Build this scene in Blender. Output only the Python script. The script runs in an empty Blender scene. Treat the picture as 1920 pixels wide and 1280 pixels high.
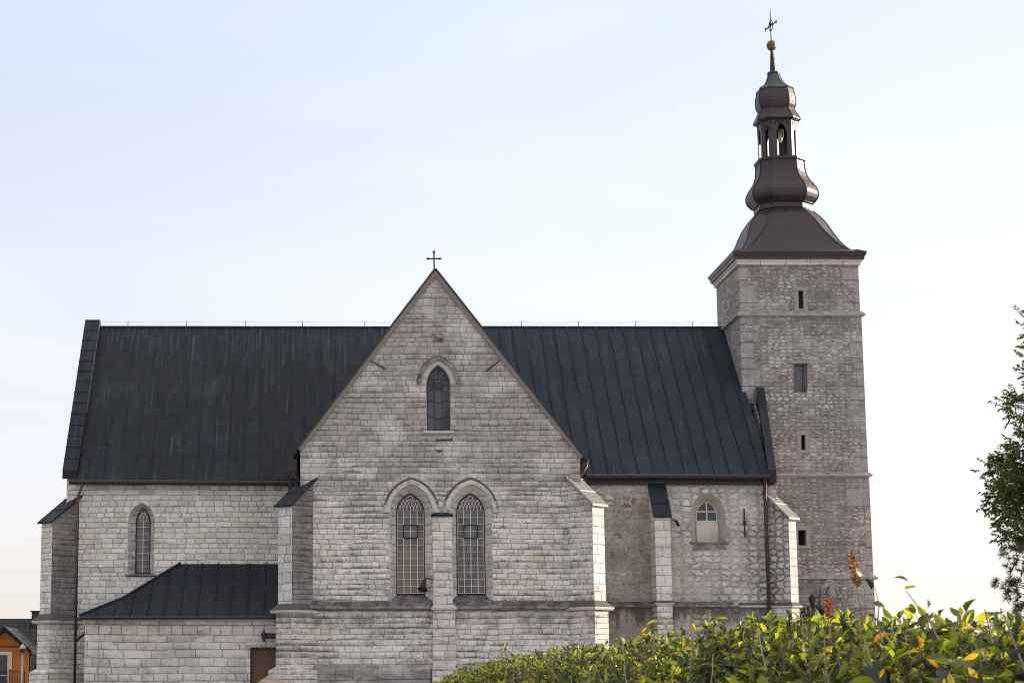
import bpy, bmesh, math, random
import numpy as np
from mathutils import Vector, Matrix
R = math.radians
random.seed(7); rng = np.random.default_rng(7)
S = bpy.context.scene
COL = S.collection

# ------------------------------------------------------------------ camera
F, PX, HOR = 3900.0, 600.0, 1290.0          # focal length in photo pixels, principal column, horizon row
CAMY, CAMZ = -80.0, 0.8
PITCH = math.atan((HOR - 640) / F)
cam = bpy.data.cameras.new("camera"); cam_o = bpy.data.objects.new("camera", cam); COL.objects.link(cam_o)
cam.sensor_width = 36; cam.sensor_fit = 'HORIZONTAL'; cam.lens = 36 * F / 1920
cam.shift_x = (960 - PX) / 1920
cam.clip_start = 0.1; cam.clip_end = 3000
cam_o.location = (0, CAMY, CAMZ); cam_o.rotation_euler = (math.pi / 2 + PITCH, 0, 0)
cam.dof.use_dof = True; cam.dof.focus_distance = 84; cam.dof.aperture_fstop = 22
S.camera = cam_o
S.view_settings.view_transform = 'Standard'; S.view_settings.look = 'None'; S.view_settings.gamma = 1
S.view_settings.exposure = 1.36
S.render.film_transparent = False; S.cycles.filter_width = 1.1

# ------------------------------------------------------------------ sun and sky
SUN_AZ, SUN_EL = 13.0, 17.0                  # azimuth from +X towards +Y, elevation
W = bpy.data.worlds.new("World"); S.world = W; W.use_nodes = True
wn, wl = W.node_tree.nodes, W.node_tree.links
sky = wn.new('ShaderNodeTexSky'); sky.sky_type = 'NISHITA'; sky.sun_disc = False
sky.sun_elevation = R(SUN_EL); sky.sun_rotation = R(90 - SUN_AZ)
sky.air_density = 1.0; sky.dust_density = 2.2; sky.ozone_density = 2.0; sky.altitude = 200
bg = wn['Background']; bg.inputs['Strength'].default_value = 0.12
# high thin haze: pale veil over the clear sky, warm along the horizon, whiter towards the sun
sv = Vector((math.cos(R(SUN_AZ)) * math.cos(R(SUN_EL)), math.sin(R(SUN_AZ)) * math.cos(R(SUN_EL)), math.sin(R(SUN_EL))))
tc = wn.new('ShaderNodeTexCoord'); sx = wn.new('ShaderNodeSeparateXYZ'); wl.new(tc.outputs['Generated'], sx.inputs[0])
vr = wn.new('ShaderNodeValToRGB'); wl.new(sx.outputs[2], vr.inputs[0]); el = vr.color_ramp.elements
VEIL = [(0.0, (0.70, 0.61, 0.575)), (0.035, (0.715, 0.655, 0.63)), (0.10, (0.685, 0.675, 0.715)), (0.19, (0.645, 0.662, 0.735)), (0.32, (0.535, 0.590, 0.705)), (0.55, (0.66, 0.67, 0.71)), (1.0, (0.93, 0.90, 0.86))]  # overhead stops raised above the visible sky to light the walls
while len(el) < len(VEIL): el.new(0.5)
for e_, (p_, c_) in zip(el, VEIL): e_.position = p_; e_.color = (*c_, 1)
dt = wn.new('ShaderNodeVectorMath'); dt.operation = 'DOT_PRODUCT'; wl.new(tc.outputs['Generated'], dt.inputs[0]); dt.inputs[1].default_value = sv
gl = wn.new('ShaderNodeMapRange'); gl.interpolation_type = 'SMOOTHSTEP'; wl.new(dt.outputs['Value'], gl.inputs[0])
for i_, q_ in enumerate((0.0, 0.70, 0.0, 0.15)): gl.inputs[1 + i_].default_value = q_
ad = wn.new('ShaderNodeMix'); ad.data_type = 'RGBA'; ad.blend_type = 'ADD'; ad.inputs[0].default_value = 1
gc = wn.new('ShaderNodeMix'); gc.data_type = 'RGBA'; gc.blend_type = 'MULTIPLY'; gc.inputs[0].default_value = 1
gc.inputs[6].default_value = (1.0, 0.92, 0.86, 1); wl.new(gl.outputs[0], gc.inputs[7])
wl.new(vr.outputs[0], ad.inputs[6]); wl.new(gc.outputs[2], ad.inputs[7])
cn = wn.new('ShaderNodeTexNoise'); cn.inputs['Scale'].default_value = 2.5; cn.inputs['Detail'].default_value = 5; cn.inputs['Distortion'].default_value = 0.6
cm = wn.new('ShaderNodeMapping'); cm.inputs['Scale'].default_value = (1.2, 1.2, 7.0); wl.new(tc.outputs['Generated'], cm.inputs[0]); wl.new(cm.outputs[0], cn.inputs['Vector'])
cr_ = wn.new('ShaderNodeMapRange'); wl.new(cn.outputs['Fac'], cr_.inputs[0])
for i_, q_ in enumerate((0.42, 0.74, 0.975, 1.06)): cr_.inputs[1 + i_].default_value = q_
VK = 0.52 / 0.12
vm = wn.new('ShaderNodeVectorMath'); vm.operation = 'SCALE'; wl.new(ad.outputs[2], vm.inputs[0])
ks = wn.new('ShaderNodeMath'); ks.operation = 'MULTIPLY'; ks.inputs[1].default_value = VK
bk_ = wn.new('ShaderNodeMapRange'); bk_.interpolation_type = 'SMOOTHSTEP'; wl.new(sx.outputs[1], bk_.inputs[0])
for i_, q_ in enumerate((0.3, -0.6, 1.0, 1.42)): bk_.inputs[1 + i_].default_value = q_  # veil brightened behind the camera, added to lift the shaded walls
kb = wn.new('ShaderNodeMath'); kb.operation = 'MULTIPLY'; wl.new(cr_.outputs[0], kb.inputs[0]); wl.new(bk_.outputs[0], kb.inputs[1]); wl.new(kb.outputs[0], ks.inputs[0]); wl.new(ks.outputs[0], vm.inputs['Scale'])
wm = wn.new('ShaderNodeMix'); wm.data_type = 'RGBA'; wm.inputs[0].default_value = 0.86
wl.new(sky.outputs[0], wm.inputs[6]); wl.new(vm.outputs[0], wm.inputs[7]); wl.new(wm.outputs[2], bg.inputs['Color'])
sd = bpy.data.lights.new("sun", 'SUN'); sd.energy = 3.4; sd.angle = R(0.6); sd.color = (1.0, 0.86, 0.70)
so = bpy.data.objects.new("sun", sd); COL.objects.link(so)
sv = Vector((math.cos(R(SUN_AZ)) * math.cos(R(SUN_EL)), math.sin(R(SUN_AZ)) * math.cos(R(SUN_EL)), math.sin(R(SUN_EL))))
so.rotation_euler = sv.to_track_quat('Z', 'Y').to_euler(); so.location = sv * 200

# ------------------------------------------------------------------ measuring helpers (photo pixel on a plane of given depth)
cp, sp_ = math.cos(PITCH), math.sin(PITCH)
def P(px, py, Y):
    a, b = (px - PX) / F, (640 - py) / F
    d = (a, cp - b * sp_, sp_ + b * cp)
    t = (Y - CAMY) / d[1]
    return (d[0] * t, CAMZ + d[2] * t)
def X(px, py, Y): return P(px, py, Y)[0]
def Z(py, Y): return P(PX, py, Y)[1]

# ------------------------------------------------------------------ node helper
class NT:
    def __init__(s, name, rough=0.85):
        s.m = bpy.data.materials.new(name); s.m.use_nodes = True
        s.t = s.m.node_tree; s.N = s.t.nodes; s.L = s.t.links
        s.b = s.N['Principled BSDF']; s.b.inputs['Roughness'].default_value = rough
        s._g = None
    def n(s, typ, **k):
        x = s.N.new('ShaderNode' + typ)
        for a, v in k.items(): setattr(x, a, v)
        return x
    def put(s, sock, v):
        if isinstance(v, bpy.types.NodeSocket): s.L.new(v, sock)
        elif v is not None:
            if hasattr(sock.default_value, '__len__') and not hasattr(v, '__len__'): v = (v,) * len(sock.default_value)
            if hasattr(sock.default_value, '__len__') and len(sock.default_value) == 4 and len(v) == 3: v = (*v, 1)
            sock.default_value = v
    def m_(s, op, a, b=None, c=None, clamp=False):
        x = s.n('Math', operation=op, use_clamp=clamp)
        s.put(x.inputs[0], a)
        if b is not None: s.put(x.inputs[1], b)
        if c is not None: s.put(x.inputs[2], c)
        return x.outputs[0]
    def add(s, a, b): return s.m_('ADD', a, b)
    def sub(s, a, b): return s.m_('SUBTRACT', a, b)
    def mul(s, a, b, clamp=False): return s.m_('MULTIPLY', a, b, clamp=clamp)
    def mx(s, a, b): return s.m_('MAXIMUM', a, b)
    def mn(s, a, b): return s.m_('MINIMUM', a, b)
    def mr(s, v, a, b, c=0.0, d=1.0, smooth=True):
        x = s.n('MapRange', interpolation_type='SMOOTHSTEP' if smooth else 'LINEAR')
        s.put(x.inputs[0], v)
        for i, q in enumerate((a, b, c, d)): s.put(x.inputs[1 + i], q)
        return x.outputs[0]
    def mix(s, f, a, b, blend='MIX'):
        x = s.n('Mix', data_type='RGBA', blend_type=blend)
        s.put(x.inputs[0], f); s.put(x.inputs[6], a); s.put(x.inputs[7], b)
        return x.outputs[2]
    def vec(s, x, y, z=0.0):
        c = s.n('CombineXYZ')
        for i, q in enumerate((x, y, z)): s.put(c.inputs[i], q)
        return c.outputs[0]
    def noise(s, v, scale, detail=3.0, rough=0.55, dist=0.0):
        x = s.n('TexNoise'); s.put(x.inputs['Vector'], v)
        x.inputs['Scale'].default_value = scale; x.inputs['Detail'].default_value = detail
        x.inputs['Roughness'].default_value = rough; x.inputs['Distortion'].default_value = dist
        return x.outputs['Fac']
    def noise1(s, w, scale, detail=1.0):
        x = s.n('TexNoise', noise_dimensions='1D'); s.put(x.inputs['W'], w)
        x.inputs['Scale'].default_value = scale; x.inputs['Detail'].default_value = detail
        return x.outputs['Fac']
    def rnd(s, w):
        x = s.n('TexWhiteNoise', noise_dimensions='1D'); s.put(x.inputs['W'], w); return x.outputs['Value']
    def ramp(s, f, pts, interp='LINEAR'):
        x = s.n('ValToRGB'); x.color_ramp.interpolation = interp
        e = x.color_ramp.elements
        while len(e) < len(pts): e.new(0.5)
        for i, (p, c) in enumerate(pts): e[i].position = p; e[i].color = (*c, 1)
        s.put(x.inputs[0], f); return x.outputs[0]
    def sep(s, v):
        x = s.n('SeparateXYZ'); s.put(x.inputs[0], v); return x.outputs
    def sepc(s, v):
        x = s.n('SeparateColor'); s.put(x.inputs[0], v); return x.outputs
    def wall(s):
        """u along the wall, z up, world position"""
        if s._g is None:
            g = s.n('NewGeometry'); p = s.sep(g.outputs['Position']); nn = s.sep(g.outputs['True Normal'])
            ln = s.m_('SQRT', s.add(s.add(s.mul(nn[0], nn[0]), s.mul(nn[1], nn[1])), 1e-5))
            u = s.m_('DIVIDE', s.sub(s.mul(p[1], nn[0]), s.mul(p[0], nn[1])), ln)
            s._g = (u, p[2], p, g.outputs['Position'], nn)
        return s._g
    def bump(s, h, strength=0.5, dist=0.02):
        x = s.n('Bump'); x.inputs['Strength'].default_value = strength; x.inputs['Distance'].default_value = dist
        s.put(x.inputs['Height'], h); s.L.new(x.outputs[0], s.b.inputs['Normal'])
    def col(s, c): s.put(s.b.inputs['Base Color'], c)

def simple(name, c, rough=0.7, metal=0.0, var=0.25, scale=6.0, bump=0.0, spec=None):
    t = NT(name, rough); u, z, p, pos, nn = t.wall()
    n = t.noise(pos, scale, 5, 0.6)
    t.col(t.mix(n, tuple(q * (1 - var) for q in c), tuple(min(1, q * (1 + var)) for q in c)))
    t.b.inputs['Metallic'].default_value = metal
    if spec is not None: t.b.inputs['Specular IOR Level'].default_value = spec
    if bump: t.bump(n, bump, 0.02)
    return t.m

def ashlar(name, h=0.212, w=0.40, light=(0.70, 0.645, 0.592), dark=(0.48, 0.438, 0.402), joint=(0.115, 0.100, 0.093),
           yellow=0.022, weather=0.0, wz=None, stains=(), jw=0.013, grime=0.35, seed=0.0, side_dark=0.0, wcol=(0.160, 0.140, 0.134), palek=0.42):
    """squared limestone blocks in courses; weather = grey lichen-dark weathering; stains = dark streaks hanging below given heights"""
    t = NT(name, 0.92); t.b.inputs['Specular IOR Level'].default_value = 0.2
    u, z, p, pos, nn = t.wall()
    wob = t.mul(t.sub(t.noise(t.vec(t.mul(u, 0.35), t.mul(z, 0.5), seed), 1.0, 1), 0.5), 0.12)
    wob2 = t.mul(t.sub(t.noise(t.vec(u, z, seed + 4), 4.5, 4, 0.6), 0.5), 0.062)
    zc = t.add(t.add(z, wob), wob2)
    zz = t.add(t.m_('DIVIDE', zc, h), t.mul(t.noise1(t.add(zc, seed), 0.9), 1.5))
    row = t.m_('FLOOR', zz); fz = t.m_('FRACT', zz)
    rr = t.rnd(t.add(row, seed)); wr = t.add(t.mul(rr, w * 0.7), w * 0.68)
    ww = t.add(t.m_('DIVIDE', t.add(u, wob2), wr), t.mul(rr, 91.7))
    v1 = t.n('TexVoronoi', voronoi_dimensions='1D', feature='F1'); t.put(v1.inputs['W'], ww)
    v2 = t.n('TexVoronoi', voronoi_dimensions='1D', feature='DISTANCE_TO_EDGE'); t.put(v2.inputs['W'], ww)
    for v in (v1, v2): v.inputs['Scale'].default_value = 1; v.inputs['Randomness'].default_value = 0.72
    rc = t.sepc(v1.outputs['Color'])
    r1 = t.m_('FRACT', t.add(rc[0], t.mul(rr, 3.7))); r2 = t.m_('FRACT', t.add(rc[1], t.mul(rr, 7.3))); r3 = t.m_('FRACT', t.add(rc[2], t.mul(rr, 5.1)))
    dz = t.mul(t.mn(fz, t.sub(1, fz)), h)
    de = t.mul(v2.outputs['Distance'], wr)
    jn = t.mul(t.sub(t.noise(t.vec(u, z, 2.2), 6, 4, 0.7), 0.42), 0.034)
    d = t.add(t.mn(t.mul(dz, 1.15), de), jn)
    jm = t.sub(1, t.mr(d, jw * 0.3, jw * 1.7))
    jfade = t.mr(t.noise(t.vec(u, z, 9.0), 1.6, 5, 0.65), 0.34, 0.60, 0.08, 1.0)
    jm = t.mul(jm, jfade)
    tone = t.add(t.mul(r1, 0.42), t.mul(t.noise(t.vec(u, z, seed), 2.6, 6, 0.68), 0.8))
    c = t.mix(t.mr(tone, 0.32, 0.86), dark, light)
    warm = t.mr(t.noise(t.vec(u, z, 17 + seed), 0.33, 3), 0.4, 0.68)
    c = t.mix(t.mul(warm, 0.30), c, (0.56, 0.49, 0.40))
    c = t.mix(t.mul(t.mr(r2, 1 - yellow, 1 - yellow + 0.02), 0.5), c, (0.50, 0.40, 0.25))
    cool = t.mr(r3, 0.82, 0.92); c = t.mix(t.mul(cool, 0.5), c, (0.36, 0.35, 0.37))
    # chipped faces: light flecks and dark pits
    fl = t.noise(t.vec(u, t.mul(z, 1.9), 3.0), 6, 6, 0.72, 1.0)
    c = t.mix(t.mul(t.mr(fl, 0.58, 0.70), 0.45), c, (0.70, 0.67, 0.65))
    c = t.mix(t.mul(t.mr(fl, 0.44, 0.30), 0.60), c, (0.19, 0.172, 0.165))
    gr = t.noise(t.vec(t.mul(u, 0.8), t.mul(z, 1.3), 71.0), 17, 4, 0.7)
    c = t.mix(0.55, c, t.mix(t.mr(gr, 0.36, 0.64), tuple(q * 0.72 for q in dark), tuple(min(1, q * 1.12) for q in light)), 'MIX') if False else t.mix(t.mr(gr, 0.50, 0.32, 0.0, 0.42), t.mix(t.mr(gr, 0.54, 0.70, 0.0, 0.35), c, tuple(min(1, q * 1.1) for q in light)), (0.20, 0.178, 0.172))
    ck = t.m_('ABSOLUTE', t.sub(t.noise(t.vec(t.mul(u, 0.9), t.mul(z, 1.5), 81.0 + seed), 1.5, 6, 0.66, 0.5), 0.5))
    ckm = t.mul(t.mr(ck, 0.012, 0.002), t.mr(t.noise(t.vec(u, z, 83.0), 0.9, 2), 0.46, 0.60))
    c = t.mix(t.mul(ckm, 0.55), c, (0.15, 0.13, 0.125))
    # grime collecting on the lower edge of each course, in patches
    gp = t.mr(t.noise(t.vec(t.mul(u, 0.7), t.mul(z, 2.2), 5.0 + seed), 1.5, 6, 0.72), 0.44, 0.62)
    edge = t.mr(t.add(fz, t.mul(t.sub(fl, 0.5), 1.3)), 0.75, 0.05)
    c = t.mix(t.mul(t.mul(gp, edge), grime * 1.5, clamp=True), c, wcol)
    big = t.add(t.noise(t.vec(t.mul(u, 0.5), t.mul(z, 1.5), 31 + seed), 0.8, 6, 0.70), t.add(t.mul(t.sub(fl, 0.5), 0.38), t.add(t.mul(t.sub(r1, 0.5), 0.10), t.mul(t.sub(0.5, fz), 0.07))))
    wk = t.mr(big, 0.545 - 0.42 * weather, 0.70 - 0.42 * weather)
    if wz:                                        # weathering that grows with height between wz[0] and wz[1]
        lift = t.mr(z, wz[0], wz[1], 0.0, wz[2])
        wk = t.mr(t.add(big, lift), 0.545 - 0.42 * weather, 0.70 - 0.42 * weather)
    c = t.mix(t.mul(wk, t.add(0.40, t.mul(r1, 0.35))), c, wcol)
    rs = t.noise(t.vec(t.mul(u, 2.2), t.mul(z, 0.22), 91.0 + seed), 1.0, 6, 0.72)
    c = t.mix(t.mul(t.mr(rs, 0.54, 0.74), 0.42), c, (0.20, 0.175, 0.165))
    pale = t.mr(t.noise(t.vec(t.mul(u, 0.8), t.mul(z, 1.1), 61 + seed), 0.7, 5, 0.6), 0.48, 0.66)
    c = t.mix(t.mul(pale, palek), c, (0.70, 0.645, 0.62))
    for (zt, drop, k) in stains:
        st = t.noise(t.vec(t.mul(u, 1.5), t.mul(z, 0.45), 12.0 + zt), 1.0, 6, 0.75)
        ln = t.mr(st, 0.42, 0.72, 0.05, 1.0)
        q = t.mul(t.m_('DIVIDE', t.sub(zt, z), drop), 1.0)
        msk = t.mul(t.mul(t.mr(q, -0.02, 0.01), t.mr(t.sub(q, ln), 0.0, -0.55)), t.mr(fl, 0.3, 0.6, 1.0, 0.5))
        c = t.mix(t.mul(msk, k), c, (0.13, 0.115, 0.10))
    c = t.mix(t.mul(jm, 0.64), c, joint)
    t.col(c)
    hgt = t.add(t.mul(t.mr(d, 0.0, 0.03), 0.55), t.add(t.mul(fl, 0.55), t.mul(r2, 0.35)))
    t.bump(hgt, 0.9, 0.05)
    return t.m

def rubble(name, sx=0.27, sz=0.155, light=(0.53, 0.487, 0.452), dark=(0.30, 0.270, 0.25), mortar=(0.18, 0.158, 0.148),
           plaster=0.0, pcol=(0.36, 0.325, 0.295), mj=0.030, mhook=None, phook=None, quoins=None, seed=0.0, stains=(), extra=None, pits=0.5, patches=()):
    t = NT(name, 0.93); t.b.inputs['Specular IOR Level'].default_value = 0.2
    u, z, p, pos, nn = t.wall()
    n0 = t.n('TexNoise'); t.put(n0.inputs['Vector'], t.vec(u, z, seed)); n0.inputs['Scale'].default_value = 3.6; n0.inputs['Detail'].default_value = 3
    o = t.sepc(n0.outputs['Color'])
    n9 = t.n('TexNoise'); t.put(n9.inputs['Vector'], t.vec(u, z, seed + 3)); n9.inputs['Scale'].default_value = 9; n9.inputs['Detail'].default_value = 3
    o9 = t.sepc(n9.outputs['Color'])
    uu = t.add(t.add(u, t.mul(t.sub(o[0], 0.5), 0.20)), t.mul(t.sub(o9[0], 0.5), 0.13)); zq = t.add(t.add(z, t.mul(t.sub(o[1], 0.5), 0.10)), t.mul(t.sub(o9[1], 0.5), 0.09))
    # roughly coursed: pull voronoi rows
    row = t.m_('FLOOR', t.m_('DIVIDE', zq, sz * 1.12))
    vv = t.vec(t.add(t.m_('DIVIDE', uu, sx), t.mul(t.rnd(row), 0.25)), t.m_('DIVIDE', zq, sz), seed)
    v1 = t.n('TexVoronoi', voronoi_dimensions='2D', feature='F1'); t.put(v1.inputs['Vector'], vv)
    v2 = t.n('TexVoronoi', voronoi_dimensions='2D', feature='DISTANCE_TO_EDGE'); t.put(v2.inputs['Vector'], vv)
    for v in (v1, v2): v.inputs['Scale'].default_value = 1; v.inputs['Randomness'].default_value = 0.50
    rc = t.sepc(v1.outputs['Color'])
    fine = t.noise(t.vec(u, t.mul(z, 1.5), 3.0), 8, 5, 0.68, 0.8)
    d = t.add(t.mul(v2.outputs['Distance'], sz), t.mul(t.sub(fine, 0.5), 0.075))
    jm = t.sub(1, t.mr(d, mj * 0.3, mj * 1.15))
    tone = t.add(t.mul(rc[0], 0.6), t.mul(t.noise(t.vec(u, z, 7), 1.1, 4), 0.55))
    c = t.mix(t.mr(tone, 0.3, 0.95), dark, light)
    c = t.mix(t.mul(t.mr(rc[1], 0.80, 0.95), 0.55), c, (0.50, 0.47, 0.455))
    jd = t.mr(t.noise(t.vec(u, z, 13 + seed), 0.9, 3), 0.35, 0.65, 0.45, 1.0)
    cl = t.mr(t.noise(t.vec(t.mul(u, 0.6), t.mul(z, 1.0), 51 + seed), 0.7, 5, 0.65), 0.40, 0.66, 0.0, 0.6)
    c = t.mix(cl, c, tuple(q * 0.62 for q in dark))
    c = t.mix(t.mul(t.mr(o9[2], 0.55, 0.72), 0.25), c, tuple(min(1, q * 1.25) for q in light))
    c = t.mix(t.mul(jm, jd), c, mhook(t, u, z, mortar) if mhook else mortar)
    fz_ = t.noise(t.vec(t.mul(u, 0.8), t.mul(z, 2.2), 19.0 + seed), 2.2, 6, 0.75)
    c = t.mix(t.mul(t.mr(fine, 0.46, 0.32), pits), c, (0.09, 0.08, 0.08))
    c = t.mix(t.mul(t.mr(fz_, 0.48, 0.36), pits), c, (0.10, 0.088, 0.087))
    c = t.mix(t.mul(t.mr(fine, 0.60, 0.74), 0.4), c, (0.52, 0.49, 0.48))
    for (pu, pz, ru, rz) in patches:
        q = t.add(t.m_('POWER', t.m_('DIVIDE', t.sub(u, pu), ru), 2.0), t.m_('POWER', t.m_('DIVIDE', t.sub(z, pz), rz), 2.0)); q = t.add(q, t.mul(t.sub(o[2], 0.5), 1.6))
        c = t.mix(t.mul(t.mul(t.mr(q, 1.05, 0.85), t.sub(1, jm)), t.mr(rc[2], 0.15, 0.5, 0.1, 0.75)), c, (0.60, 0.545, 0.52))
    gr = t.noise(t.vec(t.mul(u, 0.8), t.mul(z, 1.3), 71.0), 14, 5, 0.72)
    c = t.mix(t.mr(gr, 0.50, 0.32, 0.0, 0.5), t.mix(t.mr(gr, 0.54, 0.70, 0.0, 0.28), c, tuple(min(1, q_ * 1.15) for q_ in light)), (0.12, 0.105, 0.102))
    hs = t.mr(d, 0.0, 0.07)
    if plaster > 0:
        pm = t.mr(t.noise(t.vec(u, z, 23 + seed), 0.55, 5, 0.6, 0.6), 0.62 - 0.5 * plaster, 0.74 - 0.5 * plaster)
        if extra: pm = extra(t, pm, u, z)
        pn = t.noise(t.vec(u, z, 2), 1.6, 6, 0.65)
        pn = t.add(t.mul(pn, 0.6), t.mul(fine, 0.4))
        pcl = t.mix(t.mr(pn, 0.36, 0.62), tuple(q * 0.48 for q in pcol), pcol)
        pcl = t.mix(t.mul(t.mul(jm, jd), 0.28), pcl, (0.13, 0.11, 0.10))
        if phook: pcl = phook(t, pcl, u, z)
        pit = t.mr(t.noise(t.vec(u, z, 8), 3.4, 6, 0.74, 1.2), 0.42, 0.30)
        pcl = t.mix(t.mul(pit, 0.7), pcl, (0.12, 0.10, 0.088))
        pcl = t.mix(t.mr(gr, 0.50, 0.34, 0.0, 0.55), pcl, (0.13, 0.108, 0.095))
        c = t.mix(pm, c, pcl)
        hs = t.add(t.mul(hs, t.sub(1, pm)), t.mul(t.add(t.mul(pn, 1.6), t.mul(pit, -0.9)), pm))
    if quoins:
        xl, xr, ys, yb = quoins
        qz = t.add(t.m_('DIVIDE', z, 0.62), t.mul(t.noise1(z, 0.8), 1.1)); qr = t.m_('FLOOR', qz); rq = t.rnd(t.add(qr, seed))
        ql = t.add(0.15, t.mul(t.rnd(t.add(qr, 5.5)), 0.75)); front = t.mr(t.m_('ABSOLUTE', nn[1]), 0.4, 0.6)
        dl = t.sub(t.add(xl, ql), p[0]); dr = t.sub(p[0], t.sub(xr, t.sub(1.15, ql)))
        ds = t.sub(t.add(ys, t.sub(1.2, ql)), p[1])
        qd = t.add(t.mul(front, t.mx(dl, dr)), t.mul(t.sub(1, front), ds))
        qm = t.mr(t.add(qd, t.mul(t.sub(fine, 0.5), 0.1)), 0.0, 0.04)
        fq = t.m_('FRACT', qz); qj = t.mr(t.mul(t.mn(fq, t.sub(1, fq)), 0.62), 0.012, 0.03)
        qe = t.mr(t.m_('ABSOLUTE', qd), 0.01, 0.04)
        qc = t.mix(t.mr(t.add(t.mul(rq, 0.6), t.mul(fine, 0.5)), 0.3, 0.8), (0.27, 0.242, 0.238), (0.40, 0.362, 0.352))
        qc = t.mix(t.mn(qj, qe), (0.15, 0.135, 0.13), qc)
        qc = t.mix(t.mul(t.mr(fz_, 0.50, 0.36), 0.5), qc, (0.11, 0.098, 0.096))
        c = t.mix(t.mul(qm, t.mr(t.rnd(t.add(qr, 9.1)), 0.15, 0.6, 0.15, 0.62)), c, qc); hs = t.add(t.mul(hs, t.sub(1, qm)), t.mul(qm, t.add(t.mul(fine, 0.4), t.mn(qj, qe))))
    for (zt, drop, k) in stains:
        st = t.noise(t.vec(t.mul(u, 2.0), t.mul(z, 0.4), 12.0 + zt), 1.0, 4, 0.7)
        q = t.m_('DIVIDE', t.sub(zt, z), drop)
        msk = t.mul(t.mr(q, -0.02, 0.01), t.mr(t.sub(q, t.mr(st, 0.3, 0.75, 0.2, 1.0)), 0.0, -0.45))
        c = t.mix(t.mul(msk, k), c, (0.085, 0.075, 0.07))
    t.col(c)
    t.bump(t.add(hs, t.mul(fine, 0.5)), 0.8, 0.05)
    return t.m

def roof_mat(name, tint=(0.030, 0.034, 0.045), patina=(0.075, 0.092, 0.105), panel=0.62, plen=1.75, joints=0.5, rough=0.55):
    """weathered sheet copper: u = X, v up the slope (from height)"""
    t = NT(name, rough)
    g = t.n('NewGeometry'); p = t.sep(g.outputs['Position'])
    v = t.mul(p[2], 1.42); u = p[0]
    colm = t.m_('FLOOR', t.m_('DIVIDE', u, panel))
    rr = t.rnd(colm)
    par = t.mul(t.m_('MODULO', t.m_('ABSOLUTE', colm), 2.0), 0.5)
    vr = t.add(t.m_('DIVIDE', v, plen), t.add(par, t.mul(rr, 0.10)))
    fv = t.m_('FRACT', vr); pid = t.add(t.mul(colm, 13.1), t.m_('FLOOR', vr))
    pr = t.rnd(pid)
    n = t.noise(t.vec(t.mul(u, 2.0), t.mul(v, 0.5), 0), 1.0, 5, 0.65)
    c = t.mix(t.mr(n, 0.3, 0.8), tint, tuple(q * 1.7 for q in tint))
    c = t.mix(t.mul(pr, 0.55), c, tuple(q * 0.72 for q in tint))
    stre = t.noise(t.vec(t.mul(u, 9.0), t.mul(v, 0.35), 4), 1.0, 4, 0.7)
    c = t.mix(t.mul(t.mr(stre, 0.54, 0.78), 0.62), c, patina)
    spk = t.n('TexVoronoi', feature='F1'); t.put(spk.inputs['Vector'], t.vec(u, v, 0)); spk.inputs['Scale'].default_value = 2.6
    sz_ = t.mul(t.sepc(spk.outputs['Color'])[0], 0.045)
    sm = t.mul(t.mr(t.sub(spk.outputs['Distance'], sz_), 0.03, 0.0), t.mr(t.sepc(spk.outputs['Color'])[1], 0.55, 0.6))
    c = t.mix(t.mul(sm, 0.7), c, (0.26, 0.30, 0.32))
    fade = t.noise(t.vec(t.mul(u, 0.35), t.mul(v, 0.30), 7), 1.0, 5, 0.65)
    c = t.mix(t.mul(t.mr(fade, 0.50, 0.72), 0.20), c, tuple(q * 0.75 for q in patina))
    top = t.mul(t.mr(p[2], Z(700, 8), Z(614, 10)), t.mr(stre, 0.42, 0.70)); c = t.mix(t.mul(top, 0.35), c, patina)
    jl = t.mr(t.mul(fv, plen), 0.0, 0.045)
    c = t.mix(t.mul(t.sub(1, jl), joints), c, patina)
    sh = t.mr(t.mul(t.sub(1, fv), plen), 0.0, 0.06)
    c = t.mix(t.mul(t.sub(1, sh), 0.45), c, tuple(q * 0.4 for q in tint))
    t.col(c)
    t.put(t.b.inputs['Roughness'], t.mr(n, 0.2, 0.8, rough - 0.1, rough + 0.2))
    t.b.inputs['Specular IOR Level'].default_value = 0.17
    t.bump(t.add(t.mul(jl, 0.6), t.mul(t.noise(t.vec(t.mul(u, 1.2), t.mul(v, 0.6), 0), 1.4, 4), 1.3)), 0.5, 0.05)
    return t.m

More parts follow.
